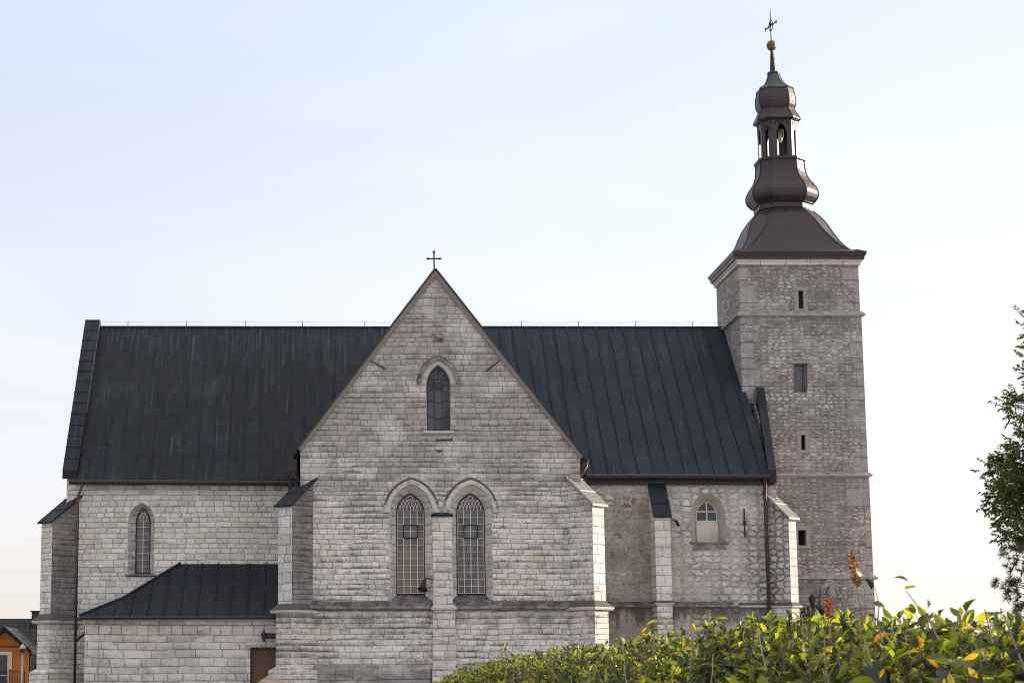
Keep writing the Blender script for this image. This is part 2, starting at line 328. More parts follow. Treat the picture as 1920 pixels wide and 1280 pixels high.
def dome_mat(name):
    t = NT(name, 0.40); u, z, p, pos, nn = t.wall()
    a = t.m_('FRACT', t.m_('DIVIDE', t.add(u, t.mul(z, 0.9)), 0.30)); b = t.m_('FRACT', t.m_('DIVIDE', t.sub(u, t.mul(z, 0.9)), 0.30))
    la = t.mr(t.mn(a, t.sub(1, a)), 0.0, 0.10); lb = t.mr(t.mn(b, t.sub(1, b)), 0.0, 0.10)
    ia = t.m_('FLOOR', t.m_('DIVIDE', t.add(u, t.mul(z, 0.9)), 0.30)); ib = t.m_('FLOOR', t.m_('DIVIDE', t.sub(u, t.mul(z, 0.9)), 0.30))
    r = t.rnd(t.add(t.mul(ia, 7.31), ib))
    n = t.noise(pos, 1.6, 5, 0.65)
    c = t.mix(t.mr(t.add(t.mul(n, 0.85), t.mul(r, 0.25)), 0.25, 0.9), (0.026, 0.0155, 0.0175), (0.044, 0.027, 0.030))
    sp = t.noise(t.vec(t.mul(p[0], 6), t.mul(p[1], 6), t.mul(z, 1.3)), 1.4, 4, 0.7)
    c = t.mix(t.mul(t.mr(sp, 0.66, 0.76), 0.5), c, (0.24, 0.23, 0.25))
    l = t.mn(la, lb)
    c = t.mix(t.mul(t.sub(1, l), 0.6), c, (0.016, 0.010, 0.010))
    t.col(c); t.b.inputs['Metallic'].default_value = 0.2
    t.put(t.b.inputs['Roughness'], t.mr(t.add(n, t.mul(r, 0.3)), 0.3, 1.0, 0.40, 0.60))
    t.bump(t.add(t.mul(l, 0.7), t.mul(r, 0.5)), 0.35, 0.03)
    return t.m

# ------------------------------------------------------------------ mesh helper
class MB:
    def __init__(s): s.v = []; s.f = []
    def face(s, pts):
        i = len(s.v); s.v += [tuple(q) for q in pts]; s.f.append(tuple(range(i, i + len(pts))))
    def box(s, x0, x1, y0, y1, z0, z1):
        s.hexa([(x0, y0, z0), (x1, y0, z0), (x1, y1, z0), (x0, y1, z0)], [(x0, y0, z1), (x1, y0, z1), (x1, y1, z1), (x0, y1, z1)])
    def hexa(s, a, b):
        i = len(s.v); s.v += [tuple(q) for q in a] + [tuple(q) for q in b]; n = len(a)
        s.f.append(tuple(i + k for k in reversed(range(n)))); s.f.append(tuple(i + n + k for k in range(n)))
        for k in range(n):
            q = (k + 1) % n; s.f.append((i + k, i + q, i + n + q, i + n + k))
    def prism(s, poly, y0, y1):                     # poly in (x, z), extruded along y
        s.hexa([(x, y0, z) for x, z in poly], [(x, y1, z) for x, z in poly])
    def loft(s, rings, cap=True, closed=True):
        i = len(s.v); n = len(rings[0])
        for r in rings: s.v += [tuple(q) for q in r]
        for k in range(len(rings) - 1):
            for j in range(n if closed else n - 1):
                q = (j + 1) % n
                s.f.append((i + k * n + j, i + k * n + q, i + (k + 1) * n + q, i + (k + 1) * n + j))
        if cap:
            s.f.append(tuple(i + j for j in reversed(range(n)))); s.f.append(tuple(i + (len(rings) - 1) * n + j for j in range(n)))
    def tube(s, pts, r, n=8, cap=True):
        pts = [Vector(q) for q in pts]; rings = []; prev = None
        rs = r if hasattr(r, '__len__') else [r] * len(pts)
        for k, q in enumerate(pts):
            d = (pts[min(k + 1, len(pts) - 1)] - pts[max(k - 1, 0)])
            if d.length < 1e-9: d = Vector((0, 0, 1))
            d.normalize()
            if prev is None:
                a = d.orthogonal().normalized()
            else:
                a = (prev - d * prev.dot(d))
                a = a.normalized() if a.length > 1e-6 else d.orthogonal().normalized()
            prev = a; b = d.cross(a)
            rings.append([q + (a * math.cos(2 * math.pi * j / n) + b * math.sin(2 * math.pi * j / n)) * rs[k] for j in range(n)])
        s.loft(rings, cap)
    def lathe(s, prof, c, n=16, axis=None):          # prof (r, z) about c; axis matrix optional
        rings = []
        for r, z in prof:
            ring = []
            for j in range(n):
                a = 2 * math.pi * j / n; q = Vector((r * math.cos(a), r * math.sin(a), z))
                if axis is not None: q = axis @ q
                ring.append(Vector(c) + q)
            rings.append(ring)
        s.loft(rings)
    def bar(s, a, b, w, h=None):                    # rectangular bar from a to b
        a, b = Vector(a), Vector(b); h = h or w; d = (b - a).normalized()
        up = Vector((0, 0, 1)) if abs(d.z) < 0.95 else Vector((0, 1, 0))
        x = d.cross(up).normalized(); y = x.cross(d)
        o = [x * (-w / 2) + y * (-h / 2), x * (w / 2) + y * (-h / 2), x * (w / 2) + y * (h / 2), x * (-w / 2) + y * (h / 2)]
        s.hexa([a + q for q in o], [b + q for q in o])

def link(name, me, mat, parent=None):
    o = bpy.data.objects.new(name, me); COL.objects.link(o)
    if mat: me.materials.append(mat)
    if parent: o.parent = parent
    return o
def obj(name, mb, mat, parent=None, smooth=False, label=None):
    me = bpy.data.meshes.new(name); me.from_pydata(mb.v, [], mb.f); me.update()
    bm = bmesh.new(); bm.from_mesh(me); bmesh.ops.recalc_face_normals(bm, faces=bm.faces); bm.to_mesh(me); bm.free()
    if smooth: me.shade_smooth()
    o = link(name, me, mat, parent)
    if label: o['label'] = label
    return o
def tag(o, label, cat, group=None):
    o['label'] = label; o['category'] = cat
    if group: o['group'] = group
    return o
def thing(name, label, cat, group=None):
    o = bpy.data.objects.new(name, None); COL.objects.link(o); return tag(o, label, cat, group)

def flat_with_holes(mb, outer, holes, y, flip=False):
    """planar wall face in the plane Y=y with openings"""
    bm = bmesh.new(); es = []
    for loop in [outer] + holes:
        vs = [bm.verts.new((x, y, z)) for x, z in loop]
        es += [bm.edges.new((vs[i], vs[(i + 1) % len(vs)])) for i in range(len(vs))]
    bmesh.ops.triangle_fill(bm, use_beauty=True, use_dissolve=False, edges=es)
    bm.verts.index_update(); i0 = len(mb.v)
    mb.v += [tuple(v.co) for v in bm.verts]
    for f in bm.faces: mb.f.append(tuple(i0 + v.index for v in f.verts))
    bm.free()

def arch(xl, xr, zs, za, n=10):
    """pointed arch from right spring over the apex to the left spring"""
    a = (xr - xl) / 2; r = za - zs; xc = (xl + xr) / 2
    Rr = (a * a + r * r) / (2 * a); out = []
    th = math.asin(min(1, r / Rr))
    if r > a: pass
    for k in range(n + 1):
        t = th * k / n; out.append((xr - Rr + Rr * math.cos(t), zs + Rr * math.sin(t)))
    for k in range(n - 1, -1, -1):
        t = th * k / n; out.append((xl + Rr - Rr * math.cos(t), zs + Rr * math.sin(t)))
    return out
def lancet(xl, xr, zb, zs, za, n=10): return [(xl, zb), (xr, zb)] + arch(xl, xr, zs, za, n)
def px_lancet(l, r, yb, ys, ya, Y, n=10):
    xm = (l + r) / 2
    return lancet(X(l, (yb + ys) / 2, Y), X(r, (yb + ys) / 2, Y), Z(yb, Y), Z(ys, Y), Z(ya, Y), n)

# ------------------------------------------------------------------ materials
M = {}
zS = Z(1136, 0)                                    # string course height of the transept
M['transept'] = ashlar('transept limestone', stains=((zS - 0.35, 1.0, 0.7), (1.75, -1.6, 0.0)), wz=(6.0, 12.5, 0.30), weather=0.16, grime=0.8)
M['chancel'] = ashlar('chancel limestone', h=0.215, w=0.43, light=(0.72, 0.665, 0.595), dark=(0.53, 0.485, 0.432), yellow=0.03, stains=((Z(893, 3.5), 0.9, 0.45),), seed=3.0, grime=0.2, weather=-0.1)
M['annex'] = ashlar('annex limestone', h=0.31, w=0.66, light=(0.65, 0.60, 0.55), dark=(0.47, 0.43, 0.39), yellow=0.03, stains=((Z(1155, 0.2), 0.5, 0.55),), seed=8.0, grime=0.35, jw=0.02)
M['flank'] = ashlar('weathered and shaded buttress flank', seed=5.0, weather=1.0, grime=0.8, light=(0.36, 0.325, 0.32), dark=(0.22, 0.195, 0.195), wcol=(0.085, 0.075, 0.074), palek=0.12)  # stone darkened for staining and also for the shade on these sides
M['plinth'] = ashlar('base course', h=0.5, w=1.1, seed=9.0, weather=0.5, grime=0.6, light=(0.50, 0.465, 0.45), dark=(0.32, 0.295, 0.285), wcol=(0.10, 0.09, 0.085))
M['white_block'] = ashlar('pale buttress stone', h=0.36, w=0.62, seed=6.0, yellow=0.01, grime=0.2, light=(0.60, 0.56, 0.545), dark=(0.46, 0.43, 0.415), weather=-0.2)
M['pilaster'] = ashlar('pilaster stone', h=0.30, w=0.6, seed=7.0, yellow=0.02, grime=0.5, light=(0.63, 0.575, 0.56), dark=(0.46, 0.415, 0.405))
M['dressed'] = ashlar('dressed window stone', h=0.30, w=0.5, seed=11.0, yellow=0.03, grime=0.25, light=(0.57, 0.535, 0.51), dark=(0.42, 0.39, 0.37), jw=0.013)
M['voussoir'] = simple('arch stone', (0.40, 0.355, 0.338), 0.9, var=0.42, scale=3.5, bump=0.7)
def moss(name, a=(0.045, 0.040, 0.039), b=(0.27, 0.25, 0.245), lo=0.38, hi=0.76, upk=0.10):
    t = NT(name, 0.95); u, z, p, pos, nn = t.wall()
    n = t.noise(pos, 3.0, 6, 0.72); n2 = t.noise(pos, 14.0, 4, 0.7)
    up = t.mul(t.mr(nn[2], -0.2, 0.7), upk)
    k = t.mr(t.sub(t.add(t.mul(n, 0.7), t.mul(n2, 0.3)), up), lo - 0.1, hi - 0.1)
    t.col(t.mix(k, a, b)); t.bump(t.add(n, n2), 0.8, 0.04); return t.m
M['moss'] = moss('lichen blackened ledge')
M['hood'] = moss('lichened hood mould', a=(0.075, 0.068, 0.064), b=(0.50, 0.46, 0.44), lo=0.34, hi=0.60, upk=0.42)
M['ledge'] = moss('pale ledge stone', a=(0.12, 0.11, 0.10), b=(0.48, 0.45, 0.43), lo=0.28, hi=0.5)
M['coping_stone'] = simple('grey brown gable coping', (0.16, 0.14, 0.13), 0.75, var=0.3, scale=3, bump=0.3)
M['roof_l'] = roof_mat('dark copper sheet roof', tint=(0.0090, 0.0112, 0.0172), patina=(0.078, 0.098, 0.118), joints=0.42)
M['roof_r'] = roof_mat('blue grey copper sheet roof', tint=(0.0108, 0.0158, 0.0250), patina=(0.056, 0.080, 0.104), panel=0.603, plen=2.2, joints=0.22)
M['roof_a'] = roof_mat('annex sheet roof', tint=(0.0125, 0.0152, 0.0205), patina=(0.055, 0.068, 0.082), panel=0.64, plen=2.6, joints=0.1)
M['sheet'] = roof_mat('coping sheet copper', tint=(0.0115, 0.0135, 0.020), patina=(0.075, 0.085, 0.11), panel=0.9, plen=0.8, joints=0.35)
M['sheet_sunlit'] = simple('sunlit coping sheet', (0.20, 0.19, 0.18), 0.5, 0.35, var=0.25, scale=3)  # paler copy of the coping sheet, sunlight put into its colour
M['gutter'] = simple('dark gutter', (0.018, 0.017, 0.018), 0.5, 0.3)
M['pipe'] = simple('brown copper pipe', (0.060, 0.030, 0.022), 0.45, 0.5, var=0.4, scale=2.5)
M['dome'] = dome_mat('brown copper tile')
M['brown'] = simple('brown sheet metal', (0.038, 0.0215, 0.0235), 0.45, 0.3, var=0.2)
M['green_cu'] = simple('dull verdigris copper', (0.044, 0.053, 0.052), 0.5, 0.2, var=0.4, scale=4)
M['hip'] = simple('dark hip roll', (0.014, 0.013, 0.014), 0.45, 0.3)
M['gold'] = simple('tarnished gilding', (0.115, 0.088, 0.04), 0.5, 0.55, var=0.3, scale=4)
M['iron'] = simple('black iron', (0.012, 0.012, 0.013), 0.5, 0.4)
M['rust'] = simple('rusty window frame', (0.050, 0.028, 0.020), 0.8, var=0.35, scale=4)
M['wood'] = simple('weathered wood frame', (0.12, 0.085, 0.075), 0.8, var=0.3, scale=8)
M['lead'] = simple('pale lattice bar', (0.62, 0.58, 0.56), 0.6, var=0.2)
M['void'] = simple('dark opening', (0.010, 0.010, 0.011), 0.9)
def glass(name, a, b, pane=0.27, rough=0.25, warmz=None, spec=0.35):
    t = NT(name, rough); u, z, p, pos, nn = t.wall()
    i = t.rnd(t.add(t.mul(t.m_('FLOOR', t.m_('DIVIDE', u, pane)), 17.3), t.m_('FLOOR', t.m_('DIVIDE', z, pane))))
    d1 = t.m_('FRACT', t.m_('DIVIDE', t.add(u, t.mul(z, 0.6)), 0.075)); d2 = t.m_('FRACT', t.m_('DIVIDE', t.sub(u, t.mul(z, 0.6)), 0.075))
    l = t.mn(t.mr(d1, 0.0, 0.30), t.mr(d2, 0.0, 0.30))
    k = t.add(t.mul(i, 0.6), t.mul(t.noise(pos, 0.9, 3), 0.5))
    c = t.mix(t.mr(k, 0.2, 0.85), a, b)
    if warmz:
        wmk = t.mr(t.add(z, t.mul(t.sub(t.noise(pos, 0.8, 2), 0.5), 2.0)), warmz[0], warmz[1], 0.0, warmz[2])
        c = t.mix(t.mul(wmk, t.mr(l, 0.2, 0.9, 0.35, 1.0)), c, (0.30, 0.215, 0.10))  # yellowish reflection painted into the lower panes
    c = t.mix(t.mul(t.sub(1, l), 0.45), c, tuple(q * 0.45 for q in a))
    t.col(c); t.b.inputs['Specular IOR Level'].default_value = spec
    t.bump(t.mul(i, 1.0), 0.15, 0.02)
    return t.m
M['glass_lead'] = glass('leaded glass', (0.075, 0.072, 0.078), (0.155, 0.145, 0.150))
M['glass_warm'] = glass('leaded glass with amber reflection', (0.075, 0.072, 0.078), (0.15, 0.135, 0.13), warmz=(Z(980, .5), Z(1070, .5), 0.40))
M['glass_blue'] = glass('old blue grey glass', (0.024, 0.029, 0.040), (0.070, 0.080, 0.105), pane=0.37)
M['glass_dark'] = simple('dark window glass', (0.020, 0.021, 0.027), 0.15, var=0.4, scale=2)
M['glass_tower'] = simple('slate blue pane', (0.045, 0.062, 0.085), 0.25, var=0.2, scale=1)
M['white_paint'] = simple('white painted wood', (0.46, 0.42, 0.39), 0.6, var=0.15)
M['blocked'] = simple('pale blocking plaster', (0.46, 0.405, 0.35), 0.9, var=0.35, scale=3, bump=0.5)
M['splay'] = simple('plastered splay', (0.37, 0.325, 0.28), 0.9, var=0.38, scale=2.2, bump=0.5)

# tower & nave rubble -------------------------------------------------
YT = 6.4; TW = 5.15                                # tower front plane and side length
TXL, TXR = X(1386, 520, YT), X(1610, 520, YT)
TXC = (TXL + TXR) / 2; TYC = YT + (TXR - TXL) / 2
M['tower'] = rubble('tower rubble', quoins=(TXL - 0.03, TXR + 0.03, YT, YT + TW), pits=0.75, patches=((X(1455, 660, YT), Z(655, YT), 0.5, 0.75), (X(1478, 540, YT), Z(538, YT), 0.45, 0.55)),
                    plaster=0.16, pcol=(0.27, 0.24, 0.23))
YR, YL = 2.5, 3.5
def nave_mask(t, pm, u, z):
    # bare wide-jointed stones by the downpipe, dark stones top left, plaster elsewhere
    n = t.noise(t.vec(u, z, 41), 0.8, 4, 0.6)
    x0 = X(1405, 1000, YR); z0 = Z(1010, YR)
    a = t.mul(t.mr(t.add(u, t.mul(t.sub(n, 0.5), 2.2)), x0 - 0.1, x0 + 0.45), t.mr(t.add(z, t.mul(t.sub(n, 0.5), 3.0)), z0 + 1.6, z0 - 0.2))
    b = t.mul(t.mr(t.add(z, t.mul(t.sub(n, 0.5), 1.4)), Z(955, YR), Z(925, YR)), 1.0)
    c = t.mul(t.mr(t.add(u, t.mul(t.sub(n, 0.5), 1.5)), X(1262, 1000, YR), X(1300, 1000, YR)), 0.80)
    return t.m_('SUBTRACT', pm, t.mx(t.mx(a, t.mul(b, 0.9)), c), clamp=True)
def nave_mortar(t, u, z, m):
    n = t.noise(t.vec(u, z, 41), 0.8, 4, 0.6)
    k = t.mul(t.mr(t.add(u, t.mul(t.sub(n, 0.5), 2.2)), X(1380, 1000, YR), X(1412, 1000, YR)), t.mr(t.add(z, t.mul(t.sub(n, 0.5), 3.0)), Z(970, YR), Z(1000, YR)))
    return t.mix(k, t.mix(t.mr(n, 0.42, 0.6), (0.46, 0.415, 0.38), (0.21, 0.185, 0.17)), m)
def nave_plaster(t, c, u, z):
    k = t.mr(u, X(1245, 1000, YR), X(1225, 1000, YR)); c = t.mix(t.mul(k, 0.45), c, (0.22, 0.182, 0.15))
    # a patch of dark bare stones high on the left
    v = t.n('TexVoronoi', feature='DISTANCE_TO_EDGE'); t.put(v.inputs['Vector'], t.vec(t.mul(u, 2.3), t.mul(z, 3.1), 0)); v.inputs['Scale'].default_value = 1
    cx, cz = P(1172, 920, YR); q = t.add(t.m_('POWER', t.m_('DIVIDE', t.sub(u, cx), 0.55), 2.0), t.m_('POWER', t.m_('DIVIDE', t.sub(z, cz), 0.62), 2.0))
    q = t.add(q, t.mul(t.sub(t.noise(t.vec(u, z, 3), 2.5, 3), 0.5), 1.6))
    return t.mix(t.mul(t.mr(q, 1.1, 0.9), t.mr(v.outputs['Distance'], 0.05, 0.10)), c, (0.115, 0.105, 0.09))
M['nave'] = rubble('nave plaster over rubble', mhook=nave_mortar, phook=nave_plaster, sx=0.38, sz=0.25, light=(0.66, 0.615, 0.585), dark=(0.44, 0.40, 0.375), mortar=(0.16, 0.142, 0.132), mj=0.05,
                   plaster=0.55, pcol=(0.58, 0.515, 0.47), seed=2.0, extra=nave_mask, stains=((Z(888, YR), 0.8, 0.65), (Z(1136, YR), 1.3, 0.8)), pits=0.35)
M['end_buttress'] = rubble('wide jointed rubble', sx=0.34, sz=0.25, light=(0.60, 0.565, 0.545), dark=(0.40, 0.375, 0.36), mortar=(0.15, 0.135, 0.13), mj=0.055, seed=2.0, pits=0.3)

# ------------------------------------------------------------------ ground
def ground_h(y): return 0.0 if y > -14 else (-0.8 if y < -42 else -0.8 * (0.5 - 0.5 * math.cos(math.pi * (-14 - y) / 28)))
g = MB()
ys = [-400, -120, -82, -60, -42, -38, -34, -30, -26, -22, -18, -14, -4, 30, 120, 700]; xs = [-700, -120, -30, 0, 30, 120, 700]
i0 = 0
for y in ys:
    for x in xs: g.v.append((x, y, ground_h(y) - (0.0 if y < 40 else (y - 40) * 0.02)))
for j in range(len(ys) - 1):
    for i in range(len(xs) - 1):
        a = j * len(xs) + i; g.f.append((a, a + 1, a + len(xs) + 1, a + len(xs)))
t = NT('dry lawn and gravel', 0.95); u, z, p, pos, nn = t.wall()
n1 = t.noise(pos, 0.12, 5, 0.6); n2 = t.noise(pos, 5, 5, 0.7)
t.col(t.mix(t.mr(t.add(t.mul(n1, 0.7), t.mul(n2, 0.3)), 0.35, 0.6), (0.13, 0.125, 0.085), (0.36, 0.335, 0.31))); t.bump(n2, 0.6, 0.05)
o = obj('ground', g, t.m); o['kind'] = 'structure'

# ================================================================== THE CHURCH
church = thing('church', 'pale limestone church with dark copper roofs, gabled transept and onion spired tower', 'church')
def part(name, mb, mat, parent=church, smooth=False, label=None): return obj(name, mb, mat, parent, smooth, label)

zR = Z(614, 10.0)                                  # ridge height of nave and chancel
YRIDGE = 10.0
# ---- chancel (left half of the long body)
cxl = X(125, 920, YL)
zEL = Z(899, YL - 0.3)
win_c_o = px_lancet(240, 289.5, 1078, 976, 942, YL); win_c_i = px_lancet(255.5, 281, 1074, 980, 953, YL + 0.42)
mb = MB()
flat_with_holes(mb, [(cxl, 0), (4.5, 0), (4.5, zEL + 0.2), (cxl, zEL + 0.2)], [win_c_o], YL)
mb.face([(cxl, YL, 0), (cxl, 2 * YRIDGE - YL, 0), (cxl, 2 * YRIDGE - YL, zEL), (cxl, YRIDGE, zR - 0.1), (cxl, YL, zEL + 0.2)])
mb.face([(cxl, 2 * YRIDGE - YL, 0), (4.5, 2 * YRIDGE - YL, 0), (4.5, 2 * YRIDGE - YL, zEL), (cxl, 2 * YRIDGE - YL, zEL)])
chancel = part('chancel_wall', mb, M['chancel'])

def gable_roof(name, x0, x1, ywall, zeave, mat, seam, thick=0.12, ov=0.32, seams=True, sw=0.022, sh=0.035, rid=True):
    mb = MB(); ye = ywall - ov; yb = 2 * YRIDGE - ye
    mb.hexa([(x0, ye, zeave), (x0, ye, zeave - thick), (x0, YRIDGE, zR - thick), (x0, YRIDGE, zR)], [(x1, ye, zeave), (x1, ye, zeave - thick), (x1, YRIDGE, zR - thick), (x1, YRIDGE, zR)])
    mb.hexa([(x0, yb, zeave), (x0, yb, zeave - thick), (x0, YRIDGE, zR - thick), (x0, YRIDGE, zR)], [(x1, yb, zeave), (x1, yb, zeave - thick), (x1, YRIDGE, zR - thick), (x1, YRIDGE, zR)])
    nrm = Vector((0, -(zR - zeave), (YRIDGE - ye))).normalized()
    x = math.ceil(x0 / seam) * seam
    while seams and x < x1:
        js = [random.uniform(-0.03, 0.03) for _ in range(7)]
        for k in range(6):
            pa = Vector((x, ye, zeave)).lerp(Vector((x, YRIDGE, zR)), k / 6); pb = Vector((x, ye, zeave)).lerp(Vector((x, YRIDGE, zR)), (k + 1) / 6)
            pa.x += js[k]; pb.x += js[k + 1]
            mb.bar(pa + nrm * sh / 2, pb + nrm * sh / 2, sw, sh)
        x += seam
    if rid: mb.tube([(x0, YRIDGE, zR + 0.02), (x1, YRIDGE, zR + 0.0)], 0.06, 8)
    return part(name, mb, mat)
X_LV = X(133, 885, YL)
gable_roof('chancel_roof', X(147, 885, YL), 4.5, YL, zEL, M['roof_l'], 0.62, sw=0.016, sh=0.018)
# raised east verge strip over the gable wall
mb = MB()
def strip(mb, xa0, xb0, y0, z0, xa1, xb1, y1, z1, up, dn=0.5):
    mb.hexa([(xa0, y0, z0 - dn), (xb0, y0, z0 - dn), (xb1, y1, z1 - dn), (xa1, y1, z1 - dn)], [(xa0, y0, z0 + up), (xb0, y0, z0 + up), (xb1, y1, z1 + up), (xa1, y1, z1 + up)])
zv0 = Z(881, YL - 0.15); zv1 = Z(601, YRIDGE - 0.25)
strip(mb, X(118, 880, YL), X(146, 880, YL), YL - 0.15, zv0, X(161, 601, YRIDGE), X(188, 601, YRIDGE), YRIDGE - 0.25, zv1, 0.0, 0.35)
strip(mb, X(118, 880, YL), X(146, 880, YL), 2 * YRIDGE - YL + 0.15, zv0, X(161, 601, YRIDGE), X(188, 601, YRIDGE), YRIDGE + 0.25, zv1, 0.0, 0.35)
mb.box(X(161, 601, YRIDGE), X(188, 601, YRIDGE), YRIDGE - 0.26, YRIDGE + 0.26, zv1 - 0.3, zv1 + 0.04)
for k in range(1, 14):                              # lapped sheets along the verge
    q = k / 14; y = YL - 0.15 + (YRIDGE - 0.1 - YL) * q; z = zv0 + (zv1 - zv0) * q
    xa = X(118, 880, YL) + (X(161, 601, YRIDGE) - X(118, 880, YL)) * q; xb = X(146, 880, YL) + (X(188, 601, YRIDGE) - X(146, 880, YL)) * q
    mb.bar((xa - 0.01, y, z + 0.008), (xb + 0.015, y, z + 0.008), 0.03, 0.03)
part('verge', mb, M['sheet'], chancel)
# gutters and eaves boards
mb = MB(); mb.tube([(X(130, 897, YL - .4), YL - 0.42, zEL - 0.10), (0.0, YL - 0.42, zEL - 0.15)], 0.10, 8)
part('gutter', mb, M['gutter'], chancel)

# ---- nave (right half)
nxr = X(1458, 1000, YR); zER = Z(888, YR - 0.3)
win_n_o = px_lancet(1297, 1361, 1017, 962, 923.7, YR); win_n_i = px_lancet(1306, 1344, 1015, 966, 940, YR + 0.5)
mb = MB()
flat_with_holes(mb, [(4.5, 0), (nxr, 0), (nxr, zER + 0.2), (4.5, zER + 0.2)], [win_n_o], YR)
mb.face([(nxr, YR, 0), (nxr, 2 * YRIDGE - YR, 0), (nxr, 2 * YRIDGE - YR, zER), (nxr, YRIDGE, zR - 0.1), (nxr, YR, zER + 0.2)])
mb.face([(4.5, 2 * YRIDGE - YR, 0), (nxr, 2 * YRIDGE - YR, 0), (nxr, 2 * YRIDGE - YR, zER), (4.5, 2 * YRIDGE - YR, zER)])
nave = part('nave_wall', mb, M['nave'])
gable_roof('nave_roof', 4.5, X(1441, 880, YR), YR, zER, M['roof_r'], 0.603, sw=0.035, sh=0.06)
mb = MB()
strip(mb, X(1440, 878, YR - .3), X(1455, 878, YR - .3), YR - 0.35, Z(880, YR - .3), X(1417.5, 725, YT), X(1432.5, 725, YT), YT - 0.02, Z(725, YT), 0.0, 0.55)
part('verge', mb, M['sheet'], nave)
mb = MB(); mb.box(X(1394, 760, YT), X(1421, 760, YT), YT - 0.30, YT - 0.02, Z(771, YT), Z(757, YT))
part('flashing', mb, M['gutter'], nave)
mb = MB(); mb.tube([(X(1098, 888, YR - .4), YR - 0.42, zER - 0.10), (X(1442, 888, YR - .4), YR - 0.42, zER - 0.12)], 0.10, 8)
mb.box(X(1098, 888, YR), nxr - 0.1, YR - 0.12, YR - 0.01, zER - 0.42, zER - 0.16)
part('gutter', mb, M['gutter'], nave)
# stone eaves course under the nave gutter
mb = MB(); mb.prism([(X(1098, 900, YR), Z(906, YR)), (nxr, Z(906, YR)), (nxr, Z(899, YR)), (X(1098, 900, YR), Z(899, YR))], YR - 0.10, YR - 0.005)
part('cornice', mb, M['hood'], nave)

def string_course(x0, x1, y, ztop, zbot, parent, proj=0.2, mat='moss', name='string_course'):
    mb = MB(); h = ztop - zbot
    pr = [(y + 0.0, ztop), (y - proj, zbot + h * 0.42), (y - proj, zbot + h * 0.2), (y, zbot)]
    n = max(2, int((x1 - x0) / 0.8)); rings = []
    for k in range(n + 1):
        x = x0 + (x1 - x0) * k / n; j = random.uniform(-0.012, 0.012) if 0 < k < n else 0
        rings.append([(x, yy + (j if yy < y else 0), zz + j) for yy, zz in pr])
    mb.loft(rings); return part(name, mb, M[mat], parent)
string_course(X(1120, 1132, YR), X(1375, 1132, YR), YR, Z(1127, YR), Z(1139, YR), nave)
string_course(X(1385, 1132, YR), nxr, YR, Z(1129, YR), Z(1139, YR), nave, mat='hood')

# ---- transept
txl, txr = X(563, 870, 0), X(1088, 870, 0)
apx, apz = P(816, 513, 0)
zTL, zTR = Z(838, 0), Z(850, 0)
wt = [dict(o=px_lancet(730.5, 812, 1134, 962, 907, 0), i=px_lancet(744, 795.5, 1113, 962, 925.5, .5), h=(718.3, 824.5, 894.5, 960.5)),
      dict(o=px_lancet(842.5, 923.5, 1134, 962, 907, 0), i=px_lancet(857, 908.5, 1113, 962, 925.5, .5), h=(829.5, 935, 894.5, 960.5))]
wg_o = px_lancet(798.5, 845.5, 810, 724, 683, 0); wg_i = px_lancet(800.7, 843, 808, 722, 686.7, .3)
mb = MB()
flat_with_holes(mb, [(txl, 0), (txr, 0), (txr, zTR), (apx, apz), (txl, zTL)], [w['o'] for w in wt] + [wg_o], 0)
mb.face([(txl, 0, 0), (txl, YL + 0.3, 0), (txl, YL + 0.3, zTL - 0.25), (txl, 0, zTL - 0.25)]); mb.face([(txl, 0, zTL - 0.25), (txl, 0.5, zTL - 0.25), (txl, 0.5, zTL), (txl, 0, zTL)])
mb.face([(txr, 0, 0), (txr, YR + 0.3, 0), (txr, YR + 0.3, zTR - 0.25), (txr, 0, zTR - 0.25)]); mb.face([(txr, 0, zTR - 0.25), (txr, 0.5, zTR - 0.25), (txr, 0.5, zTR), (txr, 0, zTR)])
mb.face([(txl, 0.5, zTL), (txr, 0.5, zTR), (apx, 0.5, apz)])
transept = part('transept_wall', mb, M['transept'])
# roof behind the gable
mb = MB()
for (xe, ze) in ((txl - 0.25, zTL - 0.35), (txr + 0.25, zTR - 0.35)):
    mb.hexa([(xe, 0.45, ze), (xe, 0.45, ze - 0.12), (apx, 0.45, apz - 0.35), (apx, 0.45, apz - 0.22)], [(xe, 9.0, ze), (xe, 9.0, ze - 0.12), (apx, 9.9, apz - 0.35), (apx, 9.9, apz - 0.22)])
part('transept_roof', mb, M['roof_r'])
# gable coping
def coping_slope(a, b, w0, up, y0, y1, mb):
    a, b = Vector((a[0], 0, a[1])), Vector((b[0], 0, b[1])); d = (b - a).normalized(); n = Vector((-d.z, 0, d.x))
    if n.z < 0: n = -n
    q = [a - n * w0, b - n * w0, b + n * up, a + n * up]
    mb.prism([(v.x, v.z) for v in q], y0, y1)
mb = MB()
coping_slope((txl - 0.08, zTL - 0.06), (apx, apz + 0.10), 0.14, 0.05, -0.07, 0.55, mb)
coping_slope((txr + 0.12, zTR - 0.12), (apx, apz + 0.10), 0.14, 0.05, -0.073, 0.553, mb)
mb2 = MB()
coping_slope((txl - 0.12, zTL - 0.10), (apx, apz + 0.18), 0.01, 0.045, -0.12, 0.60, mb2)
coping_slope((txr + 0.16, zTR - 0.16), (apx, apz + 0.18), 0.01, 0.045, -0.123, 0.603, mb2)
cpg = part('gable_coping', mb, M['coping_stone'], transept)
part('flashing', mb2, M['gutter'], transept)
